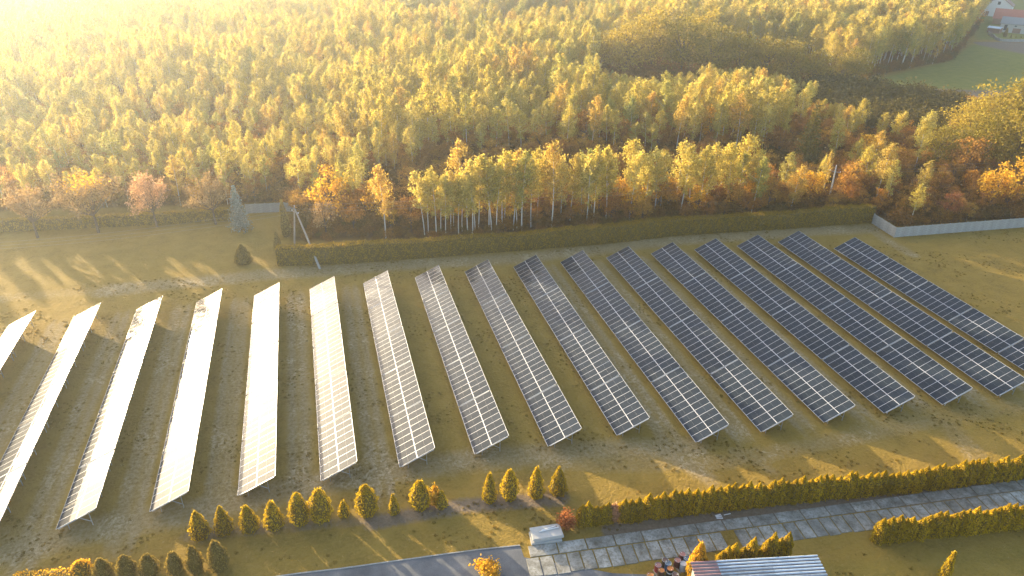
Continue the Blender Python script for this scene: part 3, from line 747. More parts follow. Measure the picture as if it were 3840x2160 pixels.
# asphalt yard: a sheet 4 mm proud with a concrete kerb
def asphalt():
    m, nt, o = mat('asphalt'); L = nt.links; b = N(nt, 'ShaderNodeBsdfPrincipled'); b.inputs['Roughness'].default_value = .9
    v = coords(nt); n1 = noise(nt, v, .35, 5, .65); n2 = noise(nt, v, 9, 5, .7)
    a = ramp(nt, n1, [(.3, (.085, .09, .095)), (.5, (.13, .135, .14)), (.72, (.19, .19, .19))]).outputs[0]
    mx = N(nt, 'ShaderNodeMix', data_type='RGBA', blend_type='OVERLAY', inp={0: .5}); L.new(a, mx.inputs[6]); L.new(n2, mx.inputs[7]); L.new(mx.outputs[2], b.inputs['Base Color'])
    L.new(b.outputs[0], o.inputs[0]); return m
M_ASPH = asphalt()
top_px = [(1130, 2150), (1280, 2133), (1500, 2102), (1780, 2064), (1950, 2046)]
ap = [at(*p) for p in top_px] + [at(1965, 2090), at(2300, 2150), at(2550, 2160), at(2600, 2400), at(900, 2400), at(700, 2215), at(900, 2182)]
b = MB(); b.v = [(p[0], p[1], .012) for p in ap]; b.f = [tuple(reversed(range(len(ap))))]; b.m = [0]
tag(new('asphalt_yard', b.mesh('asphalt_yard', M_ASPH)), kind='structure')
kp = [at(900, 2182)] + [at(*p) for p in top_px]
for a, c in zip(kp[:-1], kp[1:]):
    L_ = np.linalg.norm(c - a); n = max(1, int(L_ / 1.0))
kb = empty('kerb', (kp[0][0], kp[0][1], 0)); kb['kind'] = 'structure'
km = MB(); km.box(.01, .99, -.05, .05, -.1, .09); km = km.mesh('kerb_stone', M_CONC)
for a, c in zip(kp[:-1], kp[1:]):
    d = c - a; L_ = np.linalg.norm(d); n = max(1, round(L_)); an = math.atan2(d[1], d[0])
    for i in range(n):
        q = a + d * i / n - kp[0]; new('kerb_stone', km, kb, (q[0], q[1], random.uniform(-.01, .01)), (0, 0, an), (L_ / n, 1, 1))

# stack of big slabs, poles on it
c0 = at(2048, 2012)[:2]
for i, (lb, dx, dy, rz, z) in enumerate([('bottom slab of the concrete stack beside the red bush', -.12, -.1, -.05, .02), ('middle slab of the concrete stack beside the red bush', .08, .05, .03, .26), ('top slab of the concrete stack, with poles lying on it', 0, 0, 0, .50)]):
    b = MB(); b.box(-1.5, 1.5, -.75, .75, 0, .2); b.box(-1.46, 1.46, -.71, .71, .2, .215)
    for sx in (-1.1, 1.1): b.box(sx - .06, sx + .06, -.6, .6, -.04, 0)
    o = new('concrete_slab', b.mesh('concrete_slab', M_CONC2), None, (c0[0] + dx, c0[1] + dy, z), (0, 0, ang + .03 + rz)); tag(o, lb, 'slab', 'stacked concrete slabs')
for i, (lb, y, rz) in enumerate([('white pole lying across the top of the concrete stack', .12, .12), ('shorter white pole beside the other on the concrete stack', .28, .2)]):
    b = MB(); L_ = 1.0 - .25 * i; b.tube([(-L_, 0, 0), (L_, 0, 0)], .05, 6)
    tag(new('pole', b.mesh('pole', M_WHITE), None, (c0[0] + .3, c0[1] + y, .77), (0, 0, ang + rz)), lb, 'pole')
c1 = at(2695, 1938)[:2]
for i in range(3):
    b = MB(); b.box(-.32, .32, -.07, .07, 0, .03)
    tag(new('board', b.mesh('board', M_WHITE), None, (c1[0] + .02 * i, c1[1] + .2 * (i - 1), .01 + .03 * (i % 2)), (0, 0, ang + .15 * (i - 1))), ('nearest', 'middle', 'farthest')[i] + ' of three short white boards lying at the hedge foot', 'board', 'white boards by the slab track')
b = MB(); b.box(-.38, .38, -.04, .04, 0, .04)
tag(new('board', b.mesh('board', M_WHITE), None, (c1[0] + 1.0, c1[1] + .05, .01), (0, 0, ang + .1)), 'narrow white lath lying beside the three short boards', 'board')

# ------------------------------------------------------------------ drums
def drum_mesh(body, lid, rust):
    b = MB(); pf = [(.28, 0), (.29, .02), (.285, .05), (.285, .28), (.298, .30), (.285, .32), (.285, .57), (.298, .59), (.285, .61), (.285, .85), (.298, .87), (.298, .89), (.268, .89), (.266, .865)]
    b.lathe(pf, 20, 0, 1)
    return b.mesh('drum', [body, lid], False)
def paint(n, c, c2=None, rough=.5, scale=4): return simple(n, c, rough, .1, .3, scale, c2=c2)
P_RED = paint('red_paint', (.30, .03, .03), (.16, .03, .02)); P_DRED = paint('dark_red_paint', (.13, .025, .025), (.08, .02, .02)); P_BLUE = paint('blue_paint', (.03, .12, .28), (.04, .08, .15))
P_BLACK = paint('black_paint', (.03, .025, .022), (.06, .035, .02)); P_BROWN = paint('brown_paint', (.10, .05, .025), (.05, .03, .02))
P_PINKT = paint('faded_pink_top', (.40, .20, .17), (.30, .13, .10)); P_OR = paint('rusty_orange_top', (.55, .22, .05), (.32, .12, .03)); P_BRT = paint('dull_brown_top', (.17, .10, .08), (.10, .06, .05)); P_BLT = paint('dusty_blue_top', (.10, .18, .27), (.18, .16, .14))
P_GREYT = paint('pale_grey_paint', (.45, .50, .55), (.30, .33, .36))
cx_ = lambda x, y: (2300 + x * .24845, 1900 + y * .24845)
drums = [(1048, 712, P_DRED, P_PINKT, 'dark red drum farthest back, with dull pink lid'), (1112, 778, P_BLUE, P_BLT, 'blue drum half hidden behind the shaggy thuja'),
         (785, 803, P_BLACK, P_BRT, 'black drum with brown lid behind the blue one'), (830, 850, P_BLUE, P_BLT, 'bright blue drum in the middle of the cluster'),
         (973, 803, P_DRED, P_PINKT, 'tall dark red drum with pink lid beside the blue one'), (677, 878, P_RED, P_PINKT, 'bright red drum with pink lid at the cluster edge'),
         (1062, 855, P_GREYT, P_GREYT, 'pale grey-blue drum under the shaggy thuja'), (725, 955, P_BROWN, P_OR, 'brown drum with rusty orange lid'),
         (860, 930, P_BLACK, P_OR, 'black drum with bright orange lid and white band'), (558, 1025, P_BROWN, P_OR, 'orange-lidded drum standing apart at the bottom edge'),
         (938, 1025, P_BROWN, P_BRT, 'brown drum with brown lid cut by the bottom edge')]
for i, (x, y, bd, ld, lb) in enumerate(drums):
    g = at(*cx_(x, y), z=.89); t = empty('drum', (g[0], g[1], 0), random.random() * 6); tag(t, lb, 'drum', 'oil drums by the shed')
    new('barrel', drum_mesh(bd, ld, None), t)
    b = MB()
    for k in range(20):
        a0, a1 = 2 * math.pi * k / 20, 2 * math.pi * (k + 1) / 20
        b.tube([(.285 * math.cos(a0), .285 * math.sin(a0), .893), (.285 * math.cos(a1), .285 * math.sin(a1), .893)], .014, 4, caps=False)
    new('lid_rim', b.mesh('lid_rim', P_GREYT if ld is not P_OR else P_PINKT), t)
    b = MB(); b.v = []; b.lathe([(.035, .865), (.035, .885)], 8); me = b.mesh('bung', M_WHITE); new('bung', me, t, (.17, .05, 0))
    if i == 8:
        b = MB()
        for k in range(20):
            a0, a1 = 2 * math.pi * k / 20, 2 * math.pi * (k + 1) / 20
            b.quad((.300 * math.cos(a0), .300 * math.sin(a0), .42), (.300 * math.cos(a1), .300 * math.sin(a1), .42), (.300 * math.cos(a1), .300 * math.sin(a1), .54), (.300 * math.cos(a0), .300 * math.sin(a0), .54))
        new('white_band', b.mesh('white_band', M_WHITE), t)
for i, (a, c, lb) in enumerate([((600, 960), (670, 1060), 'grey plank leaning by the red drum'), ((905, 890), (1015, 1010), 'grey plank lying between drums and shaggy thuja')]):
    p, q = at(*cx_(*a)), at(*cx_(*c)); b = MB(); b.beam((0, 0, .1), (q[0] - p[0], q[1] - p[1], .06), .16, .05)
    tag(new('plank', b.mesh('plank', M_POLE), None, (p[0], p[1], 0)), lb, 'plank')

# ------------------------------------------------------------------ shed with corrugated roof
SZ = 3.0
s0, s1 = at(2588, 2107, SZ), at(3060, 2080, SZ); sx = (s1 - s0)[:2]; SL = np.linalg.norm(sx); sa = math.atan2(sx[1], sx[0])
shed = empty('shed', (s0[0], s0[1], 0), sa); tag(shed, 'shed with low corrugated metal roof, red sheets at one end, beside the drums', 'shed')
M_TIN = simple('pale_tin', (.50, .55, .58), .35, .5, scale=1.5, c2=(.30, .32, .33)); M_TINW = simple('white_tin', (.62, .68, .72), .4, .3, scale=1.5, c2=(.45, .5, .54))
M_TINR = simple('rust_red_tin', (.36, .17, .15), .5, .2, scale=1.2, c2=(.42, .27, .25)); M_TINP = simple('streaky_tin', (.48, .47, .50), .4, .4, scale=.9, c2=(.27, .19, .20))
M_TINSHADE = simple('shaded_valley', (.16, .14, .13), .8, .1, scale=1.3, c2=(.30, .28, .27))  # darker tin for furrow faces: shade of the corrugation put into the colour
def sheet(x0, x1, y0, y1, m, z):
    b = MB(); n = 24 ; per = .33; ny = int(round((y1 - y0) / per)) * 4
    for j in range(ny + 1):
        y = y0 + (y1 - y0) * j / ny; h = z + .06 * math.sin(2 * math.pi * j / 4) - .07 * y
        b.v += [(x0, -y, h), (x1, -y, h)]
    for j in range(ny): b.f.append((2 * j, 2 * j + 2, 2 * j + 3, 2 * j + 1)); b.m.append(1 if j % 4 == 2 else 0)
    new('roof_sheet', b.mesh('roof_sheet', [m, M_TINSHADE], False), shed)
xs = [0, 2.35, SL * .62, SL + .1]
for k in range(8):
    y0 = k * .95; y1 = y0 + .95
    for j in range(3):
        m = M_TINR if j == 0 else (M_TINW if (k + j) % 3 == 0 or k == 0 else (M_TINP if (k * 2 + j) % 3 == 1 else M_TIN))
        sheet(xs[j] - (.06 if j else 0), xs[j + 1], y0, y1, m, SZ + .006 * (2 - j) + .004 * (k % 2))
b = MB(); b.box(.25, SL - .15, -7.3, -.2, 0, SZ - .62); new('wall', b.mesh('wall', simple('grey_render', (.3, .29, .27), .9)), shed)
b = MB()
for k in range(5): xx = .4 + k * (SL - .8) / 4; b.beam((xx, -.1, SZ - .09), (xx, -7.4, SZ - .61), .08, .1)
new('roof_beams', b.mesh('roof_beams', M_POLE), shed)
b = MB(); b.box(1.2, 2.1, -.2, -.16, 0, 2.0); new('door', b.mesh('door', M_BARK), shed)

# ------------------------------------------------------------------ utility poles and wires
PZ = 9.5
def solve_h(xb, yb, yt):
    g = at(xb, yb); ppm = FPX / pr(g)[2]; h = 5.
    for _ in range(40): h += (pr((g[0], g[1], h))[1] - yt) / ppm * .7
    return g, h
gA, _ = solve_h(1102, 910, 775)
# two poles meeting at the top: feet at (1102,912) and (1198,998)
f1 = at(1104, 935); f2 = at(1200, 1008)
bestz = None
for z in np.linspace(3, 14, 221):
    p = at(1104, 776, z); e_ = np.hypot(p[0] - f1[0], p[1] - f1[1])
    if bestz is None or e_ < bestz[0]: bestz = (e_, z, p)
topA = bestz[2]; hA = bestz[1]
up_ = empty('utility_pole', (f1[0], f1[1], 0)); tag(up_, 'wooden utility pole with a long leaning strut, at the end of the hedge', 'utility pole')
o0 = np.array([f1[0], f1[1], 0]); b = MB(); b.tube([(0, 0, -.2), tuple(topA - o0)], [.17, .12], 8); new('pole', b.mesh('pole', M_POLE), up_)
b = MB(); b.tube([tuple(f2 - o0 + np.array([0, 0, -.2])), tuple((f2 + topA) / 2 - o0), tuple(topA - o0 - np.array([0, 0, .3]))], [.18, .16, .12], 8); new('strut', b.mesh('strut', M_POLE), up_)
b = MB(); fb = f2 + (topA - f2) * .0; b.tube([tuple(f2 - o0 + np.array([0, 0, -.1])), tuple(f2 + (topA - f2) * .22 - o0)], [.2, .19], 8); new('footing', b.mesh('footing', M_CONC), up_)
arm_d = np.array([.55, -.83, 0])
def arms(root, top, o0, z, w, material):
    b = MB(); b.beam(tuple(top - o0 - arm_d * w + np.array([0, 0, z])), tuple(top - o0 + arm_d * w + np.array([0, 0, z])), .09, .09); new('crossarm', b.mesh('crossarm', material), root)
    out = []
    for s in (-w, w):
        q = top + arm_d * s + np.array([0, 0, z]); out.append(q + np.array([0, 0, .3]))
        b = MB(); b.lathe([(.03, .04), (.07, .1), (.05, .16), (.08, .2), (.03, .3)], 8); new('insulator', b.mesh('insulator', M_CERAMIC), root, tuple(q - o0))
    q = top + np.array([0, 0, .02]); out.append(q + np.array([0, 0, .3]))
    b = MB(); b.lathe([(.03, 0), (.07, .1), (.05, .16), (.08, .2), (.03, .3)], 8); new('insulator', b.mesh('insulator', M_CERAMIC), root, tuple(q - o0))
    return out
endA = arms(up_, topA, o0, -1.0, .9, M_POLE)
g3 = at(3104, 770); bz = None
for z in np.linspace(3, 16, 261):
    p = at(3136, 624, z); e_ = np.hypot(p[0] - g3[0], p[1] - g3[1])
    if bz is None or e_ < bz[0]: bz = (e_, z, p)
topB = bz[2]
up2 = empty('utility_pole', (g3[0], g3[1], 0)); tag(up2, 'pale concrete utility pole standing among birches behind the hedge', 'utility pole')
o1 = np.array([g3[0], g3[1], 0]); b = MB(); b.tube([(0, 0, -.2), tuple(topB - o1)], [.22, .13], 8); new('pole', b.mesh('pole', M_CONC2), up2)
endB = arms(up2, topB, o1, -1.1, 1.0, M_CONC)
endL = [at(-300, 925 + 12 * k, 7) for k in (1, 2, 0)]; endR = [np.array([topB[0] + 75, topB[1] - 9, topB[2] + 0]) + (q - topB) for q in endB]
def wire(a, c, sag, lb):
    b = MB(); pts = []
    for t in np.linspace(0, 1, 15): p = a + (c - a) * t; pts.append((p[0] - a[0], p[1] - a[1], p[2] - a[2] - sag * 4 * t * (1 - t)))
    b.tube(pts, .013, 4); tag(new('wire', b.mesh('wire', M_WIRE), None, tuple(a)), lb, 'wire', 'power line wires')
for k, nm in enumerate(('outer', 'near', 'top')):
    wire(endA[k], endL[k], 1.2, nm + ' wire running over the lawn from the wooden pole')
    wire(endA[k], endB[k], 1.4, nm + ' wire between the wooden pole and the concrete pole')
    wire(endB[k], endR[k], 1.0, nm + ' wire running on from the concrete pole past the fence corner')

# ------------------------------------------------------------------ trees
def hgt(xb, yb, yt):
    g = at(xb, yb); ppm = FPX / pr(g)[2]; h = 8.
    for _ in range(40): h += (pr((g[0], g[1], h))[1] - yt) / ppm * .7
    return g, h
M_MAPLE2 = leafmat('amber_leaf', [(0, (.50, .29, .06)), (1, (.58, .34, .07))])
ordinal_ = lambda i: ORD[i] if i < 17 else ('eighteenth', 'nineteenth', 'twentieth', 'twenty-first', 'twenty-second', 'twenty-third', 'twenty-fourth')[i - 17]
# four thin trees on the lawn, spruces
for i, (xb, yb, yt, leaf, lb) in enumerate([(142, 892, 690, M_BROWNLEAF, 'thin brown-pink lawn tree nearest the left edge'), (370, 872, 648, M_BROWNLEAF, 'thin lawn tree with yellow leaves left at its top'),
        (589, 850, 660, M_PINKLEAF, 'pink-red lawn tree, third of the four'), (810, 842, 655, M_BROWNLEAF, 'half bare brown lawn tree beside the blue spruce')]):
    g, h = hgt(xb, yb, yt); t = put_tree('lawn_tree', SPARSE[i % 3], g, h / 8.6, i * 1.3, lb, 'tree', 'thin trees on the lawn', leaf)
    if i == 1:
        r = np.random.default_rng(5); P = np.array([0, 0, h * .86]) + r.normal(size=(420, 3)) * np.array([1.6, 1.6, .8]); V, Fq = rand_quads(P, .32, r=r); new('yellow_top', mesh_np('yellow_top', V, Fq, M_GOLDLEAF), t)['kind'] = 'stuff'
g, h = hgt(905, 862, 685); put_tree('blue_spruce', BSPR[0], g, h / 10 * .9, 0, 'silvery blue spruce between lawn and concrete fence', 'spruce', sz=h / 10)
g, h = hgt(3010, 650, 400); put_tree('spruce', SPRUCE[0], g, h / 12, 0, 'dark drooping spruce rising out of the orange maples', 'spruce')
# front birches: trunk foot (crop coordinates of the photo), all behind the hedge
front = [(340, 655, 100), (625, 630, 150), (655, 620, 190), (722, 640, 130), (755, 610, 200), (785, 628, 170), (830, 610, 150), (848, 600, 220), (887, 625, 190), (912, 600, 160), (955, 620, 140), (990, 625, 60), (1010, 600, 120),
         (1035, 590, 50), (1110, 600, 70), (1130, 620, 30), (1172, 610, 120), (1210, 580, -10), (1235, 570, 60), (1300, 595, 90), (1325, 580, 100), (1357, 600, 0), (1430, 570, 80), (1475, 520, 60), (1587, 575, -60),
         (1730, 520, 20), (1800, 535, 60), (1845, 560, 20), (1905, 540, 10), (1990, 525, -40), (2170, 535, 0), (2275, 500, 20), (2400, 480, 10), (2552, 490, -50), (2700, 470, -40), (2890, 460, -60), (3040, 400, 20)]
feet = []
for i, (x, y, t_) in enumerate(front):
    xb, yb, yt = 1280 + x * .4969, 560 + y * .4969 + 8, 560 + t_ * .4969
    g, h = hgt(xb, yb, yt); h = max(9, min(h, 24)); feet.append(g[:2])
    o_ = ORD[i] if i < 17 else None
    if i == 0: lb = 'birch standing alone nearest the wooden pole, front row behind the hedge'
    elif i < 17: lb = o_ + ' white-trunked birch from the wooden pole, in the front row behind the hedge'
    else: lb = ORD[min(16, len(front) - 1 - i)] + ' white-trunked birch from the concrete pole, in the front row behind the hedge'
    if 17 <= i < 20: lb = ('straight', 'slightly leaning', 'tall')[i - 17] + ' birch in the middle of the front row, ' + ('first', 'second', 'third')[i - 17] + ' past the dense cluster'
    put_tree('birch_tree', BIRCH[i % 7], g, h / 15 * .95, random.random() * 6.28, lb, 'birch', 'birches of the front row', sz=h / 15)
for i, (x, y, t_) in enumerate([(985, 405, 110), (1040, 395, 80)]):
    g, h = hgt(2560 + x * .4969, 560 + y * .4969 + 6, 560 + t_ * .4969 - 40); feet.append(g[:2]); put_tree('birch_tree', BIRCH[(i + 3) % 7], g, h / 15 * .45, i, ('thin birch a few steps from the concrete pole', 'thinnest birch right beside the concrete pole')[i], 'birch', sz=h / 15)
for i in range(17):           # the front stand goes on to the right, a little deeper in
    xb = 1880 + i * 58 + random.uniform(-18, 18); yb = 872 - (xb - 1500) * .052 - random.uniform(8, 42)
    g, h = hgt(xb, yb, yb - random.uniform(215, 275)); feet.append(g[:2])
    put_tree('birch_tree', BIRCH[(i * 3) % 7], g, h / 15 * 1.02, random.random() * 6.28, (ORD[i] if i < 17 else 'twentieth' if i == 19 else 'twenty-' + ORD[i - 20] if i > 19 else ('eighteenth', 'nineteenth')[i - 17]) + ' birch of the second line in the front stand, counted from the dense cluster', 'birch', 'birches of the front stand', sz=h / 15)
for i in range(24):           # low orange and gold trees between and under the birches
    xb = 1480 + i * 74 + random.uniform(-22, 22); yb = 868 - (xb - 1500) * .045 - random.uniform(-6, 30) - (8 if xb > 2600 else 0)
    if 3030 < xb < 3150: xb = 3175
    g, h = hgt(xb, yb, yb - random.uniform(80, 150)); feet.append(g[:2])
    put_tree('maple_tree', MAPLE[(i * 2) % 5], g, h / 9.0, i * 1.1, (ordinal_(i)) + ' low ' + ('golden', 'orange', 'amber')[i % 3] + ' tree from the lone birch, under the front birches', 'maple', 'low trees under the front birches', (M_GOLDLEAF, None, M_MAPLE2)[i % 3])
# hand placed maples, oaks
maples = [(1245, 850, 640, M_GOLDLEAF, 'ragged gold-orange tree beside the wooden pole'), (1330, 880, 760, M_MAPLE, 'low orange tree behind the hedge next to the first birch'), (1225, 885, 745, M_BROWNLEAF, 'brown bushy tree right behind the leaning strut'),
          (1420, 830, 680, M_GOLDLEAF, 'golden tree just beyond the lone birch'), (2460, 800, 640, M_GOLDLEAF, 'glowing gold maple in the front stand'), (2780, 760, 610, M_MAPLE, 'orange maple behind the front stand'),
          (2190, 560, 410, M_MAPLE, 'rust-brown maple in the shaded second stand'), (2330, 575, 440, M_MAPLE, 'brown-orange maple in the shaded second stand, farther along'), (2650, 560, 395, M_GOLDLEAF, 'orange-gold maple rising from the shaded stand'),
          (3060, 830 - 120, 650, M_GOLDLEAF, 'small golden maple left of the concrete pole'), (3180, 740, 600, M_MAPLE, 'slim orange maple right of the concrete pole'), (2870, 740, 620, M_MAPLE, 'orange-red maple near the dark spruce'),
          (3420, 810, 690, M_MAPLE, 'orange shrub-like maple behind the fence corner'), (3540, 830, 715, M_REDLEAF, 'deep red maple behind the concrete fence'), (3700, 800, 620, M_GOLDLEAF, 'sunlit golden maple behind the concrete fence'),
          (3790, 790, 605, M_GOLDLEAF, 'large sunlit golden maple at the right edge above the fence'), (3330, 700, 560, M_MAPLE, 'orange maple among tall thin birches on the right'), (3600, 680, 500, M_MAPLE, 'brown-orange maple under the big oaks'),
          (3240, 660, 500, M_GOLDLEAF, 'yellow maple lit at its top near thin birches'), (1770, 430, 375, M_MAPLE, 'small orange maple deep in the birch wood'), (720, 330, 255, M_MAPLE, 'hazy orange maple clump in the distant birch wood'), (1080, 400, 310, M_MAPLE, 'orange maple in the hazy wood beyond the lawn')]
for i, (xb, yb, yt, leaf, lb) in enumerate(maples):
    g, h = hgt(xb, yb, yt); feet.append(g[:2]); put_tree('maple_tree', MAPLE[i % 5], g, h / 9.0, i * 2.1, lb, 'maple', None, leaf if leaf is not M_MAPLE else None)
oaks = [(2290, 262, 118), (2345, 285, 75), (2440, 270, 50), (2550, 290, 62), (2620, 250, 45), (2660, 310, 110), (2760, 318, 130), (2860, 325, 135), (2950, 330, 160), (3040, 335, 195), (2480, 180, 30), (2310, 130, 20), (2400, 110, 5),
        (3190, 325, 190), (3150, 330, 215), (3610, 590, 375), (3700, 580, 330), (3790, 585, 325), (3880, 590, 340), (3500, 640, 470), (3660, 650, 430), (3780, 680, 440), (3870, 700, 480)]
OL = ['leftmost oak of the dark group beyond the birches', 'broad oak with sunlit crown at the near side of the dark group', 'tallest green-gold oak of the dark group', 'wide oak in the middle of the dark group', 'oak rising behind the middle of the dark group',
      'rounded shaded oak in front of the dark group', 'shaded oak left of the darkest pair', 'darkest oak of the shaded group', 'shaded oak near the end of the dark group', 'last low shaded oak, next to the sunlit clearing', 'oak crown behind the tallest one',
      'distant oak at the edge of the pale field', 'second distant oak beside the pale field', 'brownish oak standing at the meadow corner', 'small shaded oak beside the meadow corner tree', 'big oak with golden top right of the brown field strip',
      'tall oak crown just right of the field strip', 'massive oak at the right edge of the photo', 'oak leaving the frame at the right edge', 'lower green oak under the golden-topped one', 'green oak in the middle of the right-hand oak wood', 'dark oak low in the oak wood on the right', 'dark oak low at the right edge above the fence']
for i, (xb, yb, yt) in enumerate(oaks):
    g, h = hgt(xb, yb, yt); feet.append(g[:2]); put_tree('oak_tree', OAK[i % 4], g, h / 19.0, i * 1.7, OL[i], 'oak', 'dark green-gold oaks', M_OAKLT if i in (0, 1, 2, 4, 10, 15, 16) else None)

# the birch wood: jittered grid over the ground, thinned by place
def grid(cell, x0, x1, y0, y1, jit=.42):
    gx_, gy_ = np.meshgrid(np.arange(x0, x1, cell), np.arange(y0, y1, cell)); n = gx_.size
    return gx_.ravel() + rng.uniform(-jit, jit, n) * cell, gy_.ravel() + rng.uniform(-jit, jit, n) * cell
def project(X, Y, z=0.):
    D = np.stack([X, Y, z + np.zeros(X.shape)], 1) - C; zz = D @ _f
    return 1920 + FPX * (D @ RT) / zz, 1080 - FPX * (D @ UP) / zz, zz
bx, by = grid(4.1, -330, 620, 10, 760)
px, py, pz = project(bx, by); top = project(bx, by, 18)[1]
ok = inside(WOODP, px, py) | ((py <= -199) & (py > -235) & (px < 1800)); ok &= (px > -330) & (px < 4150) & (top > -300)
GAPS = [[(1350, 700), (1900, 600), (2600, 600), (3000, 615), (3150, 690), (2600, 770), (1900, 800), (1400, 815)],      # shaded gap behind the front stand
        [(2180, 190), (2700, 200), (3060, 250), (3120, 300), (2250, 275)], [(3000, 300), (3260, 285), (3290, 470), (3000, 400)],
        [(3060, 285), (3700, 300), (3700, 480), (3520, 580), (3300, 560), (3060, 460)], [(3440, 400), (4300, 400), (4300, 900), (3440, 900)],
        [(1900, 860), (2600, 830), (2600, 870), (1900, 900)], [(1850, -250), (2700, -250), (2500, 62), (1850, 25)],
        [(1550, 95), (2200, 105), (2200, 150), (1500, 130)], [(2500, 395), (3100, 430), (3100, 480), (2500, 420)], [(3030, 660), (3175, 660), (3175, 900), (3030, 900)], [(2935, 500), (3075, 500), (3075, 780), (2935, 780)]]
for gp_ in GAPS: ok &= ~inside(gp_, px, py)
ok &= ~((px > 1090) & (px < 3260) & (py > 815))             # the hand placed front row stands there
ok &= ~((px > 3050) & (py > 560) & (rng.random(len(px)) < .65))
F2 = np.array(feet)
bx, by, px, py, pz = bx[ok], by[ok], px[ok], py[ok], pz[ok]
d2 = np.min((bx[:, None] - F2[None, :, 0]) ** 2 + (by[:, None] - F2[None, :, 1]) ** 2, axis=1)
ok = d2 > np.where(py < 350, 16, 4); bx, by, px, py, pz = bx[ok], by[ok], px[ok], py[ok], pz[ok]
# slow changes of height so that the canopy rolls
hn = .5 + .25 * np.sin(bx * .045 + 1.3) * np.sin(by * .06 + .4) + .25 * np.sin(bx * .11 + by * .08)
H_ = 10.5 + 4.0 * hn + rng.normal(size=len(bx)) * 2.1
H_ = np.where(px < 1300, H_ * np.clip(.62 + (by - 60) / 400, .62, .85), H_); H_ = np.where((px > 2500) & (py < 330), H_ * 1.25, H_)
H_ = np.clip(H_, 5.5, 20)
lim = np.where((px > 2230) & (px < 3060) & (py > 270) & (py < 560), 272 + 26 * np.sin(px * .011) + rng.normal(size=len(px)) * 12, np.where((px > 3060) & (px < 3640) & (py > 335) & (py < 700), 385 + rng.normal(size=len(px)) * 14, -999))
for _ in range(22):
    tp = project(bx, by, H_)[1]; H_ = np.where(tp < lim, H_ - .8, H_)
keep = H_ > 3.5; bx, by, px, py, pz, H_ = bx[keep], by[keep], px[keep], py[keep], pz[keep], H_[keep]
ismaple = rng.random(len(bx)) < np.where((px > 1500) & (py > 430) & (py < 620), .22, np.where(py > 600, .10, .045))
order = np.argsort(pz / H_); near = np.zeros(len(bx), bool)
bidx = [k for k in order if not ismaple[k]][:255]; midx = [k for k in order if ismaple[k]][:270]
LM = [(at(xb, yb)[:2], nm) for xb, yb, nm in [(142, 892, 'lawn tree nearest the left edge'), (370, 872, 'yellow-topped lawn tree'), (589, 850, 'pink-red lawn tree'), (810, 842, 'half bare lawn tree'), (905, 862, 'blue spruce'),
      (1245, 850, 'ragged gold-orange tree by the wooden pole'), (1450, 885, 'lone front birch'), (2460, 800, 'glowing gold maple'), (2190, 560, 'rust-brown maple'), (2330, 575, 'brown-orange maple'), (2650, 560, 'orange-gold maple of the shaded stand'),
      (3010, 640, 'dark drooping spruce'), (3104, 770, 'concrete utility pole'), (3180, 740, 'slim orange maple'), (2870, 740, 'orange-red maple'), (3420, 810, 'fence corner maple'), (3540, 830, 'deep red maple'), (3790, 790, 'sunlit golden maple at the right edge'),
      (3330, 700, 'orange maple among thin birches'), (3240, 660, 'yellow maple near the thin birches'), (3610, 590, 'big golden-topped oak'), (1770, 640, 'left end of the shaded gap'), (2000, 900, 'middle of the long hedge'), (1010, 790, 'short concrete fence'), (250, 760, 'gap between the first lawn trees'), (700, 740, 'gap beside the pink-red tree'), (1500, 740, 'wood edge beyond the lone front birch'), (2400, 640, 'shaded gap behind the front row')]]
used = {}
def ordinal(n):
    n += 1
    if n <= 17: return ORD[n - 1]
    if n < 20: return {18: 'eighteenth', 19: 'nineteenth'}[n]
    tens = {2: ('twentieth', 'twenty'), 3: ('thirtieth', 'thirty'), 4: ('fortieth', 'forty'), 5: ('fiftieth', 'fifty'), 6: ('sixtieth', 'sixty'), 7: ('seventieth', 'seventy'), 8: ('eightieth', 'eighty'), 9: ('ninetieth', 'ninety')}[min(9, n // 10)]
    return tens[0] if n % 10 == 0 else tens[1] + '-' + ORD[n % 10 - 1]
def describe(k, kind):
    p = np.array([bx[k], by[k]]); j = int(np.argmin([np.hypot(*(p - q[0])) for q in LM])); q, nm = LM[j]
    qx = project(q[:1], q[1:2])[0][0]; rel = 'behind' if by[k] > q[1] + 1.2 * abs(px[k] - qx) / 12 else ('left of' if px[k] < qx else 'right of')
    n = used.get((kind, rel, j), 0); used[(kind, rel, j)] = n + 1
    o = 'nearest' if n == 0 else ordinal(n) + ' nearest'
    return '%s %s %s the %s' % (o, kind, rel, nm)
dl = lambda k: min(np.hypot(bx[k] - q[0][0], by[k] - q[0][1]) for q in LM)
for k in sorted(bidx, key=dl):
    near[k] = True; s = H_[k] / 15
    put_tree('birch_tree', BIRCH[int(rng.integers(7))], (bx[k], by[k], 0), s * rng.uniform(.85, 1.1), rng.random() * 6.28, describe(k, 'birch'), 'birch', 'birches of the main wood', sz=s)
for k in sorted(midx, key=dl):
    near[k] = True; s = H_[k] / 15
    put_tree('maple_tree', MAPLE[int(rng.integers(5))], (bx[k], by[k], 0), s * rng.uniform(.75, 1.15), rng.random() * 6.28, describe(k, 'orange-brown maple'), 'maple', 'maples in the main wood')
rest = ~near
var = [combine('far_birch', *BIRCH[i][2], [M_BIRCH, M_BARK_B]) for i in range(7)] + [combine('far_maple', *MAPLE[i][2], [M_MAPLE, M_BARK]) for i in range(5)]
idx = np.where(ismaple, 7 + rng.integers(0, 5, len(bx)), rng.integers(0, 7, len(bx)))
scatter('birch_wood', np.stack([bx, by, np.zeros(len(bx))], 1)[rest], (rng.random(len(bx)) * 6.283)[rest], (H_ / 15)[rest], idx[rest], var, 'hazy yellow birch wood rolling away to the top of the photo')
print('wood', len(bx), 'rest', rest.sum(), 'maples', ismaple.sum())
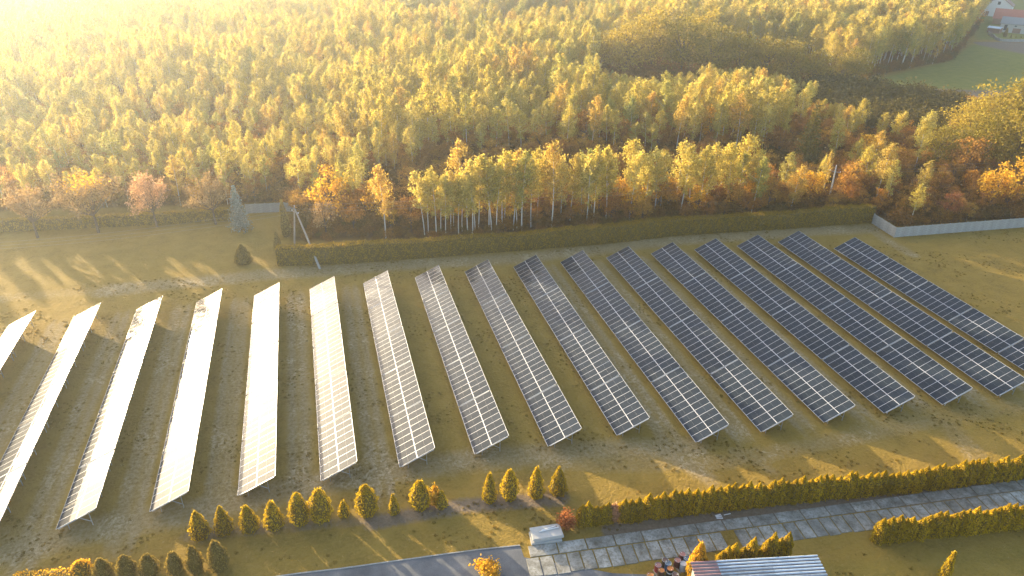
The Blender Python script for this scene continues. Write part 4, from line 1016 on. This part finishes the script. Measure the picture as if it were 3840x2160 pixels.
# undergrowth
ux, uy = grid(2.1, -120, 380, 8, 330); px, py, pz = project(ux, uy)
ok = inside(WOODP, px, py) & (px > -200) & (px < 4100) & (py > np.where(px > 2150, 90, 280)); ux, uy, px, py = ux[ok], uy[ok], px[ok], py[ok]
sc_ = np.where(py > 860, .62, 1.0) * rng.uniform(.6, 1.35, len(ux)); sc_ = np.where((px > 1100) & (px < 3300) & (py > 800), sc_ * .9, sc_)
print('under', len(ux), sc_.min(), sc_.max(), uy.min() if len(uy) else None)
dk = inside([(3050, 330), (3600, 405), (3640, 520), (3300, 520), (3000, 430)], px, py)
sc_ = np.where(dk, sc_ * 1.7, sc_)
var = [combine('undergrowth', *SHRUB[i][2], [M_SHRUB, M_BARK]) for i in range(3)] + [combine('thicket', *SHRUB[i][2], [M_DKSHRUB, M_BARK]) for i in range(3)] + [combine('sapling', MAPLE[i][2][0] * .55, MAPLE[i][2][1], scaled(MAPLE[i][2][2], .55), [M_MAPLE, M_BARK]) for i in range(5)]
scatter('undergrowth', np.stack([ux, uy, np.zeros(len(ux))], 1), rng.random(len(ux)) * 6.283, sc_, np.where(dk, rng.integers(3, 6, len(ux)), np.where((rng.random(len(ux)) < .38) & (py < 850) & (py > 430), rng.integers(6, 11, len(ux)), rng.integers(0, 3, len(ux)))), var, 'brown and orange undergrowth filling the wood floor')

# tufts of dry and green grass over the field
tx, ty = grid(.62, -75, 110, -46, 36); px, py, pz = project(tx, ty)
tn = np.sin(tx * .9 + 2 * np.sin(ty * .5)) * np.sin(ty * .8 + 1.5 * np.sin(tx * .33)) + .7 * np.sin(tx * .21 + ty * .35)
YARD = [(880, 2182), (1130, 2150), (1950, 2046), (1985, 2035), (2300, 1990), (2940, 1905), (3420, 1858), (3900, 1795), (4100, 1900), (3500, 2030), (2500, 2160), (2500, 2600), (500, 2600)]
ok = (px > -60) & (px < 3900) & (py < 2230) & (tn + rng.normal(size=len(tx)) * .5 > .7) & ~inside(YARD, px, py) & ~inside(WOODP, px, py)
tx, ty = tx[ok], ty[ok]
M_TUFT = leafmat('tuft_blade', [(0, (.20, .14, .028)), (.45, (.26, .18, .04)), (.7, (.18, .14, .022)), (.88, (.34, .25, .10)), (1, (.42, .33, .16))], .5)
TV = []
for i in range(4):
    r = np.random.default_rng(900 + i); n = 26; a = r.random(n) * 6.283; d = r.random(n) ** .6 * .20; P = np.stack([d * np.cos(a), d * np.sin(a), np.full(n, .05)], 1)
    V, Fq = rand_quads(P, .15, .8, .35, r); V[:, 2] = np.abs(V[:, 2]); TV.append(mesh_np('tuft', V, Fq, M_TUFT))
scatter('grass', np.stack([tx, ty, np.zeros(len(tx))], 1), rng.random(len(tx)) * 6.283, rng.uniform(.4, 1.1, len(tx)), rng.integers(0, 4, len(tx)), TV, 'scattered dry and olive grass tufts over the field')
print('tufts', len(tx))

# ------------------------------------------------------------------ houses at the far right corner
M_WALLW = simple('white_render', (.78, .77, .74), .85, var=.08); M_WALLG = simple('grey_render_wall', (.50, .50, .46), .85, var=.15); M_WALLB = simple('brown_boards', (.30, .18, .12), .85)
M_RED = simple('red_roof_tiles', (.42, .15, .10), .7, var=.2, scale=2); M_BRN = simple('brown_roof_tiles', (.30, .17, .12), .7, var=.2, scale=2); M_GRYR = simple('grey_roof_sheet', (.24, .26, .26), .6, var=.2)
M_WIN = simple('window_glass', (.05, .06, .07), .1, var=.1)
def house(name, c, rz, L, Wd, H, RH, wall, roof, label, wins=(), ov=.4, cat='house'):
    """ridge along local x"""
    t = empty(name, (c[0], c[1], 0), rz); tag(t, label, cat)
    b = MB(); b.box(-L / 2, L / 2, -Wd / 2, Wd / 2, 0, H)
    for s in (-1, 1):
        x = s * L / 2; n = len(b.v); b.v += [(x, -Wd / 2, H), (x, Wd / 2, H), (x, 0, H + RH)]; b.f.append((n, n + 1, n + 2) if s > 0 else (n, n + 2, n + 1)); b.m.append(0)
    new('walls', b.mesh('walls', wall), t)
    b = MB(); k = RH / (Wd / 2)
    for s in (-1, 1):
        y1 = s * (Wd / 2 + ov); z1 = H - ov * k
        x = L / 2 + ov; a = [(-x, 0, H + RH + .05), (x, 0, H + RH + .05), (x, y1, z1 + .05), (-x, y1, z1 + .05)]
        n = len(b.v); b.v += a + [(p[0], p[1], p[2] + .18) for p in a]
        for q in ((0, 1, 2, 3), (4, 7, 6, 5), (0, 4, 5, 1), (1, 5, 6, 2), (2, 6, 7, 3), (3, 7, 4, 0)): b.f.append(tuple(n + i for i in q)); b.m.append(0)
    r_ = new('roof', b.mesh('roof', roof), t)
    for (face, u, z, w, h, nm) in wins:
        b = MB()
        if face == 'S': b.box(u - w / 2, u + w / 2, -Wd / 2 - .06, -Wd / 2 + .02, z, z + h)
        elif face == 'W': b.box(-L / 2 - .06, -L / 2 + .02, u - w / 2, u + w / 2, z, z + h)
        else: b.box(L / 2 - .02, L / 2 + .06, u - w / 2, u + w / 2, z, z + h)
        new(nm, b.mesh(nm, M_WIN if nm == 'window' else M_WALLB), t)
    return t
va = math.atan2(_f[0], _f[1])     # camera heading
ra = -R(52)                       # walls face the camera along the line of sight there
hp = at(3733, 62)
house('house', at(3735, 58), ra + math.pi / 2, 13, 14, 6.0, 4.6, M_WALLW, M_BRN, 'white gabled house with brown roof at the top right corner', [('W', 0, 6.5, 1.4, 1.6, 'window'), ('W', -3.5, 2.6, 1.3, 1.6, 'window'), ('N', 2, 3, 1.2, 1.6, 'window'), ('W', 4.4, .2, 1.6, 2.4, 'door')])
house('barn', at(3788, 92), ra + .04, 17, 9, 3.2, 4.2, M_WALLB, M_RED, 'barn with wide red roof in front of the white house', [('S', -6, .2, 2.2, 2.4, 'door')], cat='barn')
house('house', at(3815, 122), ra + .02, 16, 8, 4.2, 2.6, M_WALLG, M_GRYR, 'long grey-roofed house with open garage beside the red barn', [('S', -5.6, 1.0, 1.3, 2.6, 'window'), ('S', -1.5, 3.0, .9, .6, 'window'), ('S', 2.5, 3.0, .9, .6, 'window'), ('S', -.6, .1, 3.4, 2.2, 'garage_door'), ('S', 4.4, .1, 2.4, 2.0, 'garage_door')])
house('small_shed', at(3727, 122), ra - .2, 5.5, 4.5, 2.2, .5, M_WALLB, M_TINW, 'small dark shed with pale tin roof beside the grey house', (), .3, 'shed')
house('house', at(3560, 42), ra + math.pi / 2, 11, 10, 5.0, 4.0, M_WALLW, M_BRN, 'white house half hidden behind birches at the top edge', [('W', 1.5, 3, 1.3, 1.6, 'window')])
house('outbuilding', at(3930, 60), ra, 12, 8, 3.0, 3.0, M_WALLG, M_RED, 'outbuilding just past the right edge beyond the red barn', (), .4, 'outbuilding')
def low_wall(px, H, label):
    pts = [at(*p) for p in px]; t = empty('garden_wall', (pts[0][0], pts[0][1], 0)); tag(t, label, 'wall')
    for a, c in zip(pts[:-1], pts[1:]):
        b = MB(); b.beam((a[0] - pts[0][0], a[1] - pts[0][1], H / 2), (c[0] - pts[0][0], c[1] - pts[0][1], H / 2), .35, H); new('wall_section', b.mesh('wall_section', M_CONC), t)
low_wall([(3705, 128), (3716, 137), (3726, 141)], 1.4, 'short pale garden wall below the small shed')
low_wall([(3724, 138), (3733, 149), (3750, 155), (3790, 157), (3900, 158)], 1.2, 'curved pale garden wall in front of the grey house')
thuja(3768, 143, 104, 18, 'tall cone thuja in the garden of the grey house', 'cone', M_THUJADK, 300, n=700)
thuja(3790, 143, 128, 6, 'small cone thuja in the garden, near the tall one', 'cone', M_THUJADK, 301, n=500)
thuja(3809, 143, 136, 5, 'tiny bush on the garden wall side, middle one', 'cone', M_THUJADK, 302, n=400)
thuja(3829, 143, 136, 5, 'tiny bush on the garden wall side, last one', 'cone', M_THUJADK, 303, n=400)
thuja(3833, 68, 33, 9, 'narrow dark cypress beside the red barn', 'column', M_THUJADK, 304, n=500)

# ------------------------------------------------------------------ haze
hz, nt, o = mat('haze')
pv = N(nt, 'ShaderNodeVolumePrincipled'); pv.inputs['Color'].default_value = (.86, .93, 1.0, 1); pv.inputs['Density'].default_value = .00031; pv.inputs['Anisotropy'].default_value = .64
nt.links.new(pv.outputs[0], o.inputs['Volume'])
b = MB(); b.box(-1430, 1830, -730, 2030, -1.2, C[2] + 4)
tag(new('haze', b.mesh('haze', hz)), kind='stuff')
SC.cycles.volume_step_rate = 5
